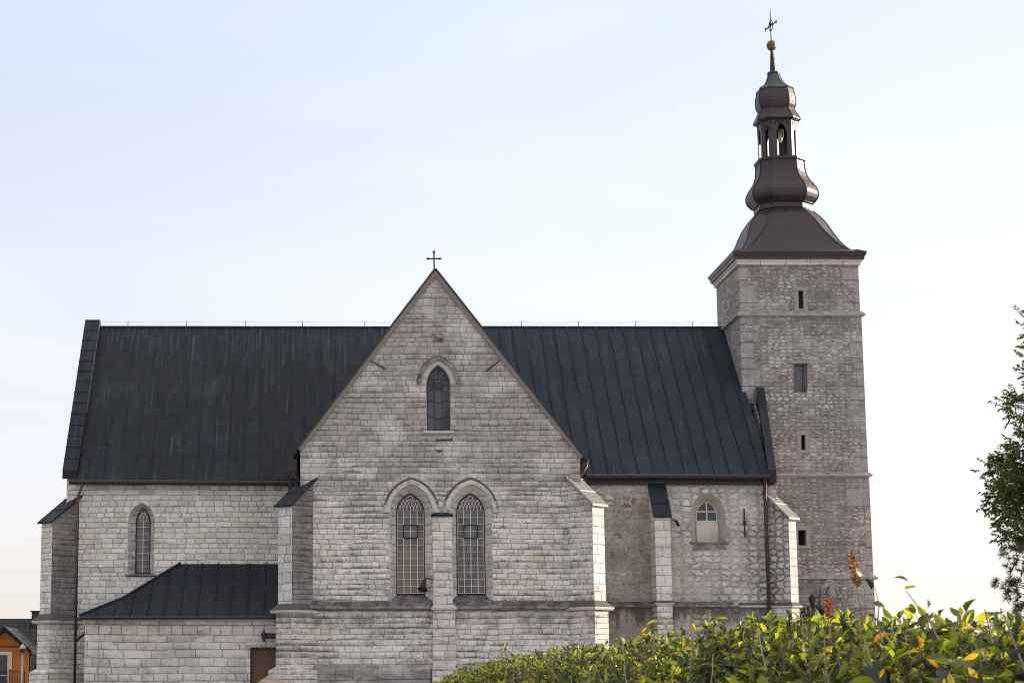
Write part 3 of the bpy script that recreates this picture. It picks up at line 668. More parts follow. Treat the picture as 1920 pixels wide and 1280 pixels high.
# string course, split by the central pilaster, and plinth
pl, pr = X(811, 1050, 0), X(847.5, 1050, 0)
string_course(txl - 0.1, pl - 0.02, 0, Z(1126, 0), Z(1144, 0), transept, 0.26)
string_course(pr + 0.02, txr + 0.1, 0, Z(1126, 0), Z(1144, 0), transept, 0.26)
mb = MB()
zpl = Z(1252, 0)
for (a, b) in ((txl - 0.5, pl - 0.14), (pr + 0.14, txr + 0.5)):
    mb.prism([(a, -0.02), (b, -0.02), (b, zpl), (a, zpl)], -0.22, -0.01)
    mb.hexa([(a, -0.22, zpl), (b, -0.22, zpl), (b, -0.01, zpl), (a, -0.01, zpl)], [(a, -0.03, zpl + 0.12), (b, -0.03, zpl + 0.12), (b, -0.01, zpl + 0.12), (a, -0.01, zpl + 0.12)])
part('plinth', mb, M['plinth'], transept)
# central pilaster between the windows
mb = MB()
mb.box(pl, pr, -0.20, 0.02, Z(1135, -.3), Z(967, -.3)); mb.box(pl - 0.02, pr + 0.08, -0.26, 0.02, 0, Z(1143, -.3)); mb.box(pl - 0.06, pr + 0.12, -0.33, 0.02, 0, zpl)
pil = part('pilaster', mb, M['pilaster'])
mb = MB(); mb.box(pl - 0.04, pr + 0.04, -0.27, 0.015, Z(967.5, -.3), Z(961.5, -.3)); part('capping', mb, M['sheet'], pil)
mb = MB()
def taper(mb, x0, x1, y0, y1, z0, z1, d):
    mb.hexa([(x0, y0, z0), (x1, y0, z0), (x1, y1, z0), (x0, y1, z0)], [(x0 + d, y0 + d, z1), (x1 - d, y0 + d, z1), (x1 - d, y1, z1), (x0 + d, y1, z1)])
mb.box(pl - 0.08, pr + 0.14, -0.38, 0.015, Z(1142, -.3), Z(1139.5, -.3)); taper(mb, pl - 0.10, pr + 0.16, -0.40, 0.01, Z(1139.5, -.3), Z(1133, -.3), 0.13)
part('ledge', mb, M['ledge'], pil)

# ---- windows: reveal, sill, frame, glass, lattice
def window(name, lo, li, y0, y1, sill_mat, surround, label, glassmat, frame_r=0.03, frame_mat='rust'):
    fr = MB(); ring = [(x, y1 - 0.03, z) for x, z in li] ; fr.tube(ring + ring[:1], frame_r, 6, cap=False)
    w = obj(name, fr, M[frame_mat], church); w['label'] = label
    rv = MB(); n = len(lo)
    for k in range(1, n):
        q = (k + 1) % n
        rv.face([(lo[k][0], y0, lo[k][1]), (lo[q][0], y0, lo[q][1]), (li[q][0], y1, li[q][1]), (li[k][0], y1, li[k][1])])
    obj('reveal', rv, M[surround], w)
    sl = MB(); d = 0.04
    sl.hexa([(lo[0][0] - 0.1, y0 - 0.10, lo[0][1] - 0.02), (lo[1][0] + 0.1, y0 - 0.10, lo[1][1] - 0.02), (lo[1][0] + 0.1, y0 - 0.10, lo[1][1] + d), (lo[0][0] - 0.1, y0 - 0.10, lo[0][1] + d)],
            [(li[0][0] - 0.02, y1 + 0.02, li[0][1] - 0.3), (li[1][0] + 0.02, y1 + 0.02, li[1][1] - 0.3), (li[1][0] + 0.02, y1 + 0.02, li[1][1] - 0.02), (li[0][0] - 0.02, y1 + 0.02, li[0][1] - 0.02)])
    obj('sill', sl, M[sill_mat], w)
    gl = MB(); flat_with_holes(gl, li, [], y1); obj('glass', gl, M[glassmat], w)
    return w
def arch_ring(l, r, ya, ys, l2, r2, ya2, Y, y0, y1, mat, parent, name, nseg=12, foot=None, blocks=False):
    a = arch(X(l, ys, Y), X(r, ys, Y), Z(ys, Y), Z(ya, Y), nseg); b = arch(X(l2, ys, Y), X(r2, ys, Y), Z(ys, Y), Z(ya2, Y), nseg)
    if foot: a = [(a[0][0], Z(foot, Y))] + a + [(a[-1][0], Z(foot, Y))]; b = [(b[0][0], Z(foot, Y))] + b + [(b[-1][0], Z(foot, Y))]
    mb = MB(); rings = []
    for (p1, p2) in zip(a, b):
        rings.append([(p1[0], y1, p1[1]), (p1[0], y0 * 0.35, p1[1]), (p1[0] * 0.62 + p2[0] * 0.38, y0, p1[1] * 0.62 + p2[1] * 0.38), (p2[0], y0, p2[1]), (p2[0], y1, p2[1])])
    if blocks:
        for k in range(0, len(rings) - 1, 3):
            q = rings[k:k + 4]
            if len(q) > 1:
                e = [tuple(0.93 * x + 0.07 * y for x, y in zip(p1, p2)) for p1, p2 in zip(q[0], q[1])]
                mb.loft([e] + q[1:])
    else: mb.loft(rings)
    return obj(name, mb, M[mat], parent)
def lattice(w, li, y, ncol, zrow0, rowh, nrow, circ, bar=0.024):
    """glazing bars, intersecting tracery and roundel of a lead window"""
    mb = MB(); xl, xr, zb = li[0][0], li[1][0], li[0][1]; cw = (xr - xl) / ncol; zs = zrow0
    for i in range(1, ncol): mb.bar((xl + cw * i, y, zb + 0.03), (xl + cw * i, y, zs), bar, 0.012)
    for i in (0, ncol): mb.bar((xl + cw * i + (0.025 if i == 0 else -0.025), y, zb + 0.03), (xl + cw * i + (0.025 if i == 0 else -0.025), y, zs), bar * 0.8, 0.012)
    for k in range(nrow + 1):
        z = zs - k * rowh
        if z > zb + 0.02:
            mb.bar((xl + 0.02, y - 0.004, z), (xr - 0.02, y - 0.004, z), bar, 0.012)
    apex = max(q[1] for q in li); a = (xr - xl) / 2; r = apex - li[2][1]; Rr = (a * a + r * r) / (2 * a)
    zsp = li[2][1]; xm = (xl + xr) / 2
    def inside(x, z):
        if z > apex - 0.02: return False
        dz = max(0, z - zsp); lim = math.sqrt(max(0, Rr * Rr - dz * dz)) - (Rr - a)
        return abs(x - xm) < lim - 0.01
    cr = circ; cz = apex - cr * 1.75
    mb.tube([(xm + cr * math.cos(q * math.pi / 8), y, cz + cr * math.sin(q * math.pi / 8)) for q in range(17)], bar * 0.6, 5, cap=False)
    nh = ncol * 2; hw = (xr - xl) / nh
    for i in range(0, nh + 1):
        for s in (-1, 1):
            pts = []; x0 = xl + hw * i
            for k in range(15):
                t_ = 0.92 * k / 14; x = x0 + s * Rr * 0.8 * (1 - math.cos(t_)); z = zs + Rr * 0.8 * math.sin(t_)
                if not inside(x, z) or (x - xm) ** 2 + (z - cz) ** 2 < cr * cr: break
                if z > zs + 2.6 * hw + cr * 0.9: break
                pts.append((x, y, z))
            if len(pts) > 2: mb.tube(pts, bar * 0.5, 4)
    return obj('lattice', mb, M['lead'], w)

labs = ('lancet window with an amber reflection painted on its lower panes and a black lamp at its corner', 'lancet window of grey panes right of the central pilaster')
for k, q in enumerate(wt):
    w = window('lancet_window', q['o'], q['i'], 0, 0.5, 'moss', 'dressed', labs[k], ('glass_warm', 'glass_lead')[k])
    lattice(w, q['i'], 0.46, 4, Z(957, .5), (Z(957, .5) - Z(1113, .5)) / 12.1, 12, 0.095)
    h = q['h']; i = (730.5, 842.5)[k]
    arch_ring(h[0], h[1], h[2], h[3], i, i + 81.5, 907.5, 0, -0.13, 0.02, 'hood', w, 'hood_mould')
    cl, cr = (1.0, 3.0); li = q['i']; cw = (li[1][0] - li[0][0]) / 4                    # black opening sash
    a, b = li[0][0] + cw * (1 if k == 0 else 1.02), li[0][0] + cw * 3; z1, z0 = Z(983.5, .45), Z(1008, .45)
    mb = MB()
    for (p1, p2) in (((a, z0), (b, z0)), ((b, z0), (b, z1)), ((b, z1), (a, z1)), ((a, z1), (a, z0))): mb.bar((p1[0], 0.44, p1[1]), (p2[0], 0.44, p2[1]), 0.032, 0.04)
    obj('sash', mb, M['iron'], w)
w = window('gable_window', wg_o, wg_i, 0, 0.30, 'ledge', 'dressed', 'dark gable window of irregular blue grey panes under a pointed hood', 'glass_blue', 0.022)
arch_ring(781, 862.7, 665, 720, 788, 856, 674, 0, -0.12, 0.02, 'moss', w, 'hood_mould')
arch_ring(788, 856, 674, 720, 799, 845, 683.5, 0, -0.022, 0.02, 'voussoir', w, 'arch_stone', blocks=True)
mb = MB(); xa, xb = wg_i[0][0], wg_i[1][0]; dx = xb - xa; yb = 0.275
def hb(y, a=0.0, b=1.0, th=0.03): mb.bar((xa + dx * a, yb, Z(y, .3)), (xa + dx * b, yb, Z(y, .3)), th, 0.03)
def vb(f, ya, yb_, th=0.03): mb.bar((xa + dx * f, yb + 0.004, Z(ya, .3)), (xa + dx * f, yb + 0.004, Z(yb_, .3)), th, 0.03)
vb(0.5, 688, 711); hb(711); vb(0.33, 711, 808); vb(0.66, 711, 808)
hb(722.5, 0, 0.33); hb(726, 0.33, 0.66); hb(723, 0.66, 1); hb(751.5, 0, 0.33); hb(755, 0.33, 0.66); hb(751.5, 0.66, 1); hb(781, 0, 0.33); hb(784.5, 0.33, 0.66); hb(781, 0.66, 1)
obj('lattice', mb, M['rust'], w)
w = window('lancet_window', win_c_o, win_c_i, YL, YL + 0.42, 'moss', 'dressed', 'narrow lancet window with two columns of panes above the annex roof', 'glass_lead', 0.04)
lattice(w, win_c_i, YL + 0.38, 2, Z(976, YL + .42), (Z(976, YL + .42) - Z(1074, YL + .42)) / 8, 8, 0.075)
w = window('arched_window', win_n_o, win_n_i, YR, YR + 0.5, 'moss', 'splay', 'small white framed arched window above a plastered up lower half', 'glass_dark', 0.03, 'white_paint')
mb = MB(); li = win_n_i; xm = (li[0][0] + li[1][0]) / 2
mb.bar((xm, YR + 0.45, Z(977, YR + .5)), (xm, YR + 0.45, li[12][1] - 0.02), 0.06, 0.06); mb.bar((li[0][0], YR + 0.455, Z(959, YR + .5)), (li[1][0], YR + 0.455, Z(959, YR + .5)), 0.032, 0.05)
mb.bar((li[0][0], YR + 0.45, Z(977, YR + .5)), (li[1][0], YR + 0.45, Z(977, YR + .5)), 0.07, 0.06)
obj('glazing_bar', mb, M['white_paint'], w)
mb = MB(); mb.box(li[0][0] - .03, li[1][0] + .03, YR + 0.36, YR + 0.52, li[0][1] - 0.1, Z(978.5, YR + .5)); obj('infill', mb, M['blocked'], w)
mb = MB(); a, b = X(1300, 1020, YR), X(1360, 1020, YR); z1, z0 = Z(1016, YR), Z(1031, YR)
mb.hexa([(a - .05, YR - 0.03, z0), (b + .05, YR - 0.03, z0 + .05), (b + .05, YR + 0.02, z0 + .05), (a - .05, YR + .02, z0)], [(a + 0.10, YR - 0.02, z1), (b - 0.16, YR - 0.02, z1), (b - 0.16, YR + 0.3, z1 + .02), (a + 0.10, YR + 0.3, z1 + .02)])
obj('apron', mb, M['moss'], w)

# ---- buttresses
def buttress(C, d, L, w, zs, zlo, zhi, matf, mats, label, back=0.9, cop_over=0.13, cop_len=None, lower=0.07, zplinth=None, cmat='sheet', lo=0.17):
    """C corner point (x, y), d outward unit direction; body with sloped top > coping, ledge, foot"""
    d = Vector((d[0], d[1], 0)).normalized(); tv = Vector((-d.y, d.x, 0)); c = Vector((C[0], C[1], 0))
    def pt(s, t_, z): q = c + d * s + tv * t_; return (q.x, q.y, z)
    slope = (zhi - zlo) / (L + back)
    mb = MB()
    poly = [(-back, zs), (L, zs), (L, zlo), (-back, zhi)]
    mb.hexa([pt(s, -w / 2, z) for s, z in poly], [pt(s, w / 2, z) for s, z in poly])
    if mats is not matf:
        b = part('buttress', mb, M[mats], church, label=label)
        fm = MB(); e = 0.012; fm.hexa([pt(L - 0.01, -w / 2 - e, zs), pt(L + e, -w / 2 - e, zs), pt(L + e, w / 2 + e, zs), pt(L - 0.01, w / 2 + e, zs)],
                                     [pt(L - 0.01, -w / 2 - e, zlo), pt(L + e, -w / 2 - e, zlo), pt(L + e, w / 2 + e, zlo), pt(L - 0.01, w / 2 + e, zlo)])
        obj('end_face', fm, M[matf], b)
    else: b = part('buttress', mb, M[matf], church, label=label)
    cm = MB(); o = cop_over; s1 = L + o; s0 = -back if cop_len is None else L - cop_len
    zz = lambda s: zlo + (L - s) * slope
    poly = [(s0, zz(s0) + 0.02), (s1, zz(s1) + 0.02), (s1, zz(s1) + 0.10), (s0, zz(s0) + 0.10)]
    cm.hexa([pt(s, -w / 2 - o, z) for s, z in poly], [pt(s, w / 2 + o, z) for s, z in poly])
    for k in (1, 2):
        s = s0 + (s1 - s0) * k / 3; cm.bar(pt(s, -w / 2 - o - 0.01, zz(s) + 0.105), pt(s, w / 2 + o + 0.01, zz(s) + 0.105), 0.04, 0.03)
    obj('coping', cm, M[cmat], b)
    lm = MB(); o = lo + lower; k_ = lo / 0.17
    def rect(s1, t1, z): return [pt(-back, -t1, z), pt(s1, -t1, z), pt(s1, t1, z), pt(-back, t1, z)]
    lm.loft([rect(L + o - 0.05 * k_, w / 2 + o - 0.05 * k_, zs - 0.26 * k_), rect(L + o, w / 2 + o, zs - 0.20 * k_), rect(L + o, w / 2 + o, zs - 0.15 * k_), rect(L + 0.01, w / 2 + 0.01, zs + 0.10 * k_)])
    obj('ledge', lm, M['hood'], b)
    fm = MB(); fm.loft([rect(L + lower, w / 2 + lower, 0), rect(L + lower, w / 2 + lower, zs - 0.255 * k_)])
    if zplinth: fm.loft([rect(L + lower + 0.2, w / 2 + lower + 0.2, 0), rect(L + lower + 0.2, w / 2 + lower + 0.2, zplinth - 0.1), rect(L + lower + 0.005, w / 2 + lower + 0.005, zplinth + 0.05)])
    obj('foot', fm, M['transept'] if matf != 'chancel' else M['chancel'], b)
    return b
r2 = math.sqrt(0.5)
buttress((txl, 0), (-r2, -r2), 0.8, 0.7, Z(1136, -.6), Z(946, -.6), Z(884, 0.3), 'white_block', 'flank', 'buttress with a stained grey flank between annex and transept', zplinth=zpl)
buttress((txr, 0), (r2, -r2), 0.80, 0.7, Z(1130, -.6), Z(944, -.6), Z(876, 0.3), 'white_block', 'transept', 'sunlit buttress at the right corner of the transept', zplinth=zpl, cmat='sheet_sunlit')
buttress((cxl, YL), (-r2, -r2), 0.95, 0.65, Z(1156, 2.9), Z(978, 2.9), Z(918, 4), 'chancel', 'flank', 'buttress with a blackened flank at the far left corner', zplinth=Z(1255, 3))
buttress((X(1456, 1000, YR), YR), (r2, -r2), 0.72, 0.5, Z(1131, 2), Z(969, 2), Z(896, YR), 'white_block', 'end_buttress', 'narrow sunlit buttress of wide jointed rubble below the tower', back=1.0, cmat='sheet_sunlit', lo=0.10, lower=0.02)
xb = (X(1228.5, 1000, 1.2) + X(1257, 1000, 1.2)) / 2
buttress((xb, YR), (0, -1), 1.3, 0.60, Z(1127, 1.2), Z(968, 1.2), Z(905, YR), 'white_block', 'white_block', 'pale perpendicular buttress with a steep dark coping on the nave wall', back=0.0, cop_over=0.06, lower=0.0, lo=0.07)

# ---- sacristy annex
ya = 0.2; zea, zta = Z(1154, ya - .25), Z(1056, YL)
axl = X(161, 1200, ya)
dl, dr_ = X(469, 1230, ya), X(522, 1230, ya); zd = Z(1213, ya)
mb = MB()
flat_with_holes(mb, [(axl, 0), (dl, 0), (dl, zd), (dr_, zd), (dr_, 0), (0.0, 0), (0.0, zea), (axl, zea)], [], ya)
mb.face([(axl, ya, 0), (axl, YL, 0), (axl, YL, zea), (axl, ya, zea)])
mb.face([(dl, ya, 0), (dl, ya + 0.35, 0), (dl, ya + 0.35, zd), (dl, ya, zd)]); mb.face([(dr_, ya, 0), (dr_, ya + 0.35, 0), (dr_, ya + 0.35, zd), (dr_, ya, zd)]); mb.face([(dl, ya, zd), (dr_, ya, zd), (dr_, ya + 0.35, zd), (dl, ya + 0.35, zd)])
mb.box(axl - 0.04, X(184.5, 1200, ya), ya - 0.06, ya + 0.02, 0, zea - 0.02)
annex = part('annex_wall', mb, M['annex'])
# hipped roof with a slight flare
xe0 = X(149, 1152, ya - .3); xt0 = X(338, 1057, YL); xe1 = txl - 0.02; ye = ya - 0.32
fl = 0.42; ym = ye + (YL - ye) * fl; zm = zea + (zta - zea) * (fl - 0.09); xm0 = xe0 + (xt0 - xe0) * fl
mb = MB()
mb.face([(xe0, ye, zea), (xe1, ye, zea), (xe1, ym, zm), (xm0, ym, zm)]); mb.face([(xm0, ym, zm), (xe1, ym, zm), (xe1, YL + .02, zta), (xt0, YL + .02, zta)])
mb.face([(xe0, ye, zea), (xm0, ym, zm), (xm0, YL + .02, zm), (xe0, YL + .02, zea)]); mb.face([(xm0, ym, zm), (xt0, YL + .02, zta), (xm0, YL + .02, zm)])
mb.face([(xe0, ye, zea), (xe1, ye, zea), (xe1, ye, zea - 0.10), (xe0, ye, zea - 0.10)]); mb.face([(xe0, ye, zea - .1), (xe1, ye, zea - .1), (xe1, YL, zea - 0.10), (xe0, YL, zea - 0.10)])
x = xe1 - 0.12
while x > xe0 + 0.2:
    y_top = YL if x > xt0 else ye + (x - xe0) / (xt0 - xe0) * (YL - ye)
    def zat(y): return zea + (y - ye) / (ym - ye) * (zm - zea) if y < ym else zm + (y - ym) / (YL - ym) * (zta - zm)
    pts = [ye, min(ym, y_top)] + ([y_top] if y_top > ym + 0.05 else [])
    sk = 0.0
    for k in range(len(pts) - 1): mb.bar((x, pts[k], zat(pts[k]) + 0.03), (x, pts[k + 1], zat(pts[k + 1]) + 0.03), 0.03, 0.06)
    x -= 0.635
mb.tube([(xe0, ye, zea + .03), (xm0, ym, zm + .03), (xt0, YL, zta + .03)], 0.045, 6)
part('annex_roof', mb, M['roof_a'])
mb = MB(); mb.tube([(xe0, ye - 0.03, zea - 0.08), (xe1 + 0.0, ye - 0.03, zea - 0.05)], 0.07, 8); part('gutter', mb, M['gutter'], annex)
mb = MB(); mb.box(X(185, 1165, ya), xe1, ya - 0.09, ya - 0.004, Z(1163.5, ya), Z(1158, ya)); part('cornice', mb, M['ledge'], annex)
# boarded door with diamond pattern, lintel and keystone
t = NT('oak door', 0.55); u, z, p, pos, nn = t.wall(); xc = (dl + dr_) / 2 - 0.03; zc = Z(1262, ya)
dd = t.add(t.m_('ABSOLUTE', t.sub(p[0], xc)), t.mul(t.m_('ABSOLUTE', t.sub(z, zc)), 0.85))
fr = t.m_('FRACT', t.m_('DIVIDE', dd, 0.105)); ln = t.mr(t.mn(fr, t.sub(1, fr)), 0.0, 0.16)
cc = t.mix(t.noise(t.vec(t.mul(p[0], 3), p[1], t.mul(z, 12)), 1.0, 4), (0.085, 0.035, 0.017), (0.15, 0.065, 0.03))
t.col(t.mix(t.mul(t.sub(1, ln), 0.75), cc, (0.025, 0.011, 0.006))); t.bump(ln, 0.5, 0.02)
mb = MB(); mb.box(dl + 0.08, dr_ - 0.06, ya + 0.26, ya + 0.32, 0.02, zd - 0.07); dleaf = part('door', mb, t.m, annex)
mb = MB(); mb.box(dl, dl + 0.085, ya + 0.20, ya + 0.34, 0, zd); mb.box(dr_ - 0.065, dr_, ya + 0.20, ya + 0.34, 0, zd); mb.box(dl + 0.085, dr_ - 0.065, ya + 0.20, ya + 0.34, zd - 0.075, zd)
part('door_frame', mb, simple('dark door frame', (0.055, 0.026, 0.015), 0.6), annex)
mb = MB(); za, zb_ = Z(1212, ya), Z(1204, ya)
mb.box(dl - 0.12, dr_ + 0.05, ya - 0.10, ya + 0.0, za, za + 0.07); mb.box(dl - 0.16, dr_ + 0.06, ya - 0.16, ya + 0.0, za + 0.07, zb_ + 0.02)
part('lintel', mb, M['ledge'], annex)
mb = MB(); kx, kz = P(494.5, 1205, ya)
mb.lathe([(0.0, -0.15), (0.08, -0.12), (0.13, -0.03), (0.115, 0.05), (0.06, 0.10), (0.085, 0.14), (0.0, 0.17)], (kx, ya - 0.14, kz), 10); part('keystone', mb, M['voussoir'], annex, True)

# ---- pipes
def pipe(pts, r=0.062, label=None, parent=church):
    mb = MB(); mb.tube(pts, r, 8)
    zz = [q for q in pts]
    for a, b in zip(pts[:-1], pts[1:]):
        if abs(a[2] - b[2]) > 2.5:
            for k in (0.2, 0.5, 0.8): z = a[2] + (b[2] - a[2]) * k; mb.lathe([(r + .02, z - 0.03), (r + .02, z + 0.03)], (a[0], a[1], 0), 8)
    return part('downpipe', mb, M['pipe'], parent, True, label)
xa_, xb_ = X(156, 905, YL - .3), X(143.5, 1100, YL - .9)
yq = YL - 0.95
pipe([(xa_, YL - 0.42, zEL - 0.1), (xa_, YL - 0.42, Z(908, YL)), (xb_, yq, Z(930, yq)), (xb_, yq, 0)], 0.058, 'brown downpipe bent over the far left buttress')
pipe([(X(1437, 900, 2), YR - 0.40, zER - 0.1), (X(1437, 900, 2), YR - 0.2, Z(905, YR)), (X(1437.5, 1000, 2.2), YR - 0.25, Z(930, YR)), (X(1438, 1000, 2.2), YR - 0.25, 0)], 0.075, 'straight brown downpipe beside the tower')
pipe([(X(547, 872, .6), 0.7, Z(872, .7)), (X(547, 878, .6), 0.6, Z(878, .6)), (X(560, 905, .2), 0.3, Z(905, .3))], 0.055, 'short slanted pipe left of the transept')
pipe([(X(1101, 860, .6), 0.6, Z(862, .6)), (X(1099, 872, .6), 0.5, Z(874, .5)), (X(1088, 895, -.1), 0.1, Z(897, 0))], 0.055, 'short slanted sunlit pipe right of the transept')
pipe([(X(141, 1200, YL - .7), YL - 0.8, Z(1203, YL - .8)), (X(160, 1186, YL - .3), YL - 0.3, Z(1185, YL - .3))], 0.05, 'short diagonal pipe by the annex corner')
for bx, tb in (((X(540, 878, .6), X(557, 878, .6), 0.45, 1.1, Z(884, .6), Z(848, .6)), None), ((X(540, 900, 2), X(546, 900, 2), 2.9, 3.3, Z(925, 3), Z(896, 3)), None), ((X(1090.5, 868, .5), X(1099, 868, .5), 0.4, 0.9, Z(880, .5), Z(858, .5)), None)):
    mb = MB(); mb.box(*bx); part('rainwater_head', mb, M['gutter'])
for px_, py_ in ((553, 846), (1097, 857)):
    mb = MB(); mb.tube([(X(px_, py_, .5), 0.3, Z(py_, .5)), (X(px_, py_, .5), 3.4, Z(py_, .5))], 0.10, 8); part('gutter', mb, M['gutter'])


# ---- gable ornaments
def blob_shield(px, py, w, h, Y, mat, rays=26):
    mb = MB(); cx, cz = P(px, py, Y); rings = []
    for (k, dep) in ((1.0, 0.0), (0.98, -0.05), (0.78, -0.09), (0.70, -0.05), (0.35, -0.08), (0.03, -0.10)):
        ring = []
        for j in range(rays):
            a = 2 * math.pi * j / rays; rr = 1.0 + 0.13 * math.cos(4 * a + math.pi) + 0.05 * math.cos(8 * a)
            ring.append((cx + math.cos(a) * rr * k * w / 2, Y + dep, cz + math.sin(a) * rr * k * h / 2))
        rings.append(ring)
    mb.loft(rings); return mb
t = NT('carved shield stone', 0.9); u, z, p, pos, nn = t.wall()
t.col(t.mix(t.mr(t.noise(pos, 4, 5), 0.35, 0.65), (0.10, 0.09, 0.07), (0.33, 0.28, 0.20)))
part('relief', blob_shield(821, 632, 0.46, 0.40, 0.0, None), t.m, transept, label='carved scrolled shield near the gable top')
part('relief', blob_shield(824, 850, 0.36, 0.34, 0.0, None), M['hood'], transept, label='worn round carving below the gable window')
mb = MB(); mb.bar((X(817, 825, 0), -0.06, Z(825, 0)), (X(847, 824, 0), -0.06, Z(824, 0)), 0.04, 0.05); mb.bar((X(847, 826, 0), -0.06, Z(826, 0)), (X(847, 820, 0), -0.06, Z(820, 0)), 0.04, 0.04); mb.bar((X(831, 825, 0), 0.02, Z(825, 0)), (X(831, 825, 0), -0.08, Z(825, 0)), 0.05, 0.05)
part('wall_tie', mb, M['iron'], transept, label='horizontal iron bracket under the gable window')
for (a, b, lb) in (((695, 676), (723, 692), 'rusty iron tie slanting at the left of the gable'), ((936, 676), (911, 696), 'rusty iron tie slanting at the right of the gable')):
    mb = MB(); mb.bar((X(a[0], a[1], 0), -0.03, Z(a[1], 0)), (X(b[0], b[1], 0), -0.03, Z(b[1], 0)), 0.035, 0.05); part('wall_tie', mb, M['rust'], transept, label=lb)
mb = MB(); mb.bar((X(1394.5, 953, YR), YR - 0.05, Z(953, YR)), (X(1396.5, 1006, YR), YR - 0.05, Z(1006, YR)), 0.05, 0.04); mb.box(X(1393.5, 979, YR), X(1398.5, 979, YR), YR - .1, YR + .02, Z(983, YR), Z(976, YR))
part('wall_tie', mb, M['iron'], nave, label='vertical iron tie right of the arched window')
mb = MB(); mb.tube([(X(1257, 967, 1.3), 1.4, Z(967, 1.3)), (X(1262, 972, 1.8), 1.9, Z(974, 1.8)), (X(1266, 977, YR), YR - .2, Z(977, YR)), (X(1270, 986, YR), YR - .3, Z(986, YR))], [0.02, 0.02, 0.05, 0.06], 6)
part('spout', mb, M['iron'], nave)

# ---- gable cross
mb = MB(); xq, zq = P(814, 507, 0.2); zt_ = Z(474, .2); zh = Z(485, .2)
mb.bar((xq, 0.2, zq - 0.15), (xq, 0.2, zt_), 0.055); mb.bar((X(802.5, 485, .2), 0.2, zh), (X(824.5, 485, .2), 0.2, zh), 0.05)
for q in ((xq, zt_ + .03), (X(802, 485, .2), zh), (X(825, 485, .2), zh)): mb.lathe([(0.0, -0.05), (0.05, -0.03), (0.06, 0), (0.05, 0.03), (0, 0.05)], (q[0], 0.2, q[1]), 8)
mb.tube([(xq + .02, 0.2, zt_), (xq + .02, 0.2, zt_ + 0.2)], 0.008, 4)
part('gable_cross', mb, M['iron'])

# ---- lightning conductor on the ridge
mb = MB()
lc = part('lightning_wire', mb, M['iron']) if False else None
posts = [240, 350, 460, 567, 684, 780, 880, 978, 1085, 1192, 1298]
mb = MB(); line = [(X(189, 600, YRIDGE), YRIDGE, zv1)]
xs_ = [X(q, 610, YRIDGE) for q in posts]
for a, b in zip([line[0][0] + 0.5] + xs_, xs_ + [TXL + 0.1]):
    for k in range(5): x = a + (b - a) * k / 5; line.append((x, YRIDGE, zR + 0.26 - 0.07 * math.sin(math.pi * k / 5) * (1 if a > 0 else 0.5)))
line.append((TXL + 0.1, YRIDGE, zR + 0.30)); mb.tube(line, 0.006, 4)
lc = part('lightning_wire', mb, simple('bright wire', (0.35, 0.33, 0.32), 0.5, 0.5))
for x in xs_:
    mb = MB(); mb.tube([(x, YRIDGE, zR), (x, YRIDGE, zR + 0.28)], 0.016, 5); obj('post', mb, M['iron'], lc)

# ---- tower
st = [(Z(1084, YT), 0.0, 0.07), (Z(893, YT), Z(1084, YT), 0.06), (Z(592, YT), Z(893, YT), 0.035), (Z(490, YT), Z(592, YT), 0.0)]
mb = MB(); yb = YT + (TXR - TXL)
slits = {3: [(1497.5, 1507, 545, 579)], 2: [(1488.5, 1514, 681, 735), (1502.5, 1510.5, 815, 843)], 1: [(1497, 1512, 993, 1022)], 0: []}
def tower_front(mb, x0, x1, z0, z1, y, holes):
    hl = []
    for (l, r, t0, t1) in holes: hl.append([(X(l, t1, y), Z(t1, y)), (X(r, t1, y), Z(t1, y)), (X(r, t0, y), Z(t0, y)), (X(l, t0, y), Z(t0, y))])
    flat_with_holes(mb, [(x0, z0), (x1, z0), (x1, z1), (x0, z1)], hl, y)
    return hl
hole_loops = []
for k, (zt, zb_, e) in enumerate(st):
    x0, x1, y0, y1 = TXL - e, TXR + e, YT - e, yb + e
    for h in tower_front(mb, x0, x1, zb_, zt, y0, slits[k]):
        hole_loops.append((k, h, y0))
        for j in range(4):
            a, b = h[j], h[(j + 1) % 4]; mb.face([(a[0], y0, a[1]), (b[0], y0, b[1]), (b[0], y0 + 0.55, b[1]), (a[0], y0 + 0.55, a[1])])
    for q in (((x0, y0), (x0, y1)), ((x0, y1), (x1, y1)), ((x1, y1), (x1, y0))):
        mb.face([(*q[0], zb_), (*q[1], zb_), (*q[1], zt), (*q[0], zt)])
tower = part('tower', mb, M['tower'])
names = {0: None}
wl_ = ['low square opening beside the sunlit buttress', 'brown framed tower window with a slate blue pane', 'narrow black slit at mid tower', 'slit opening high in the top storey of the tower']
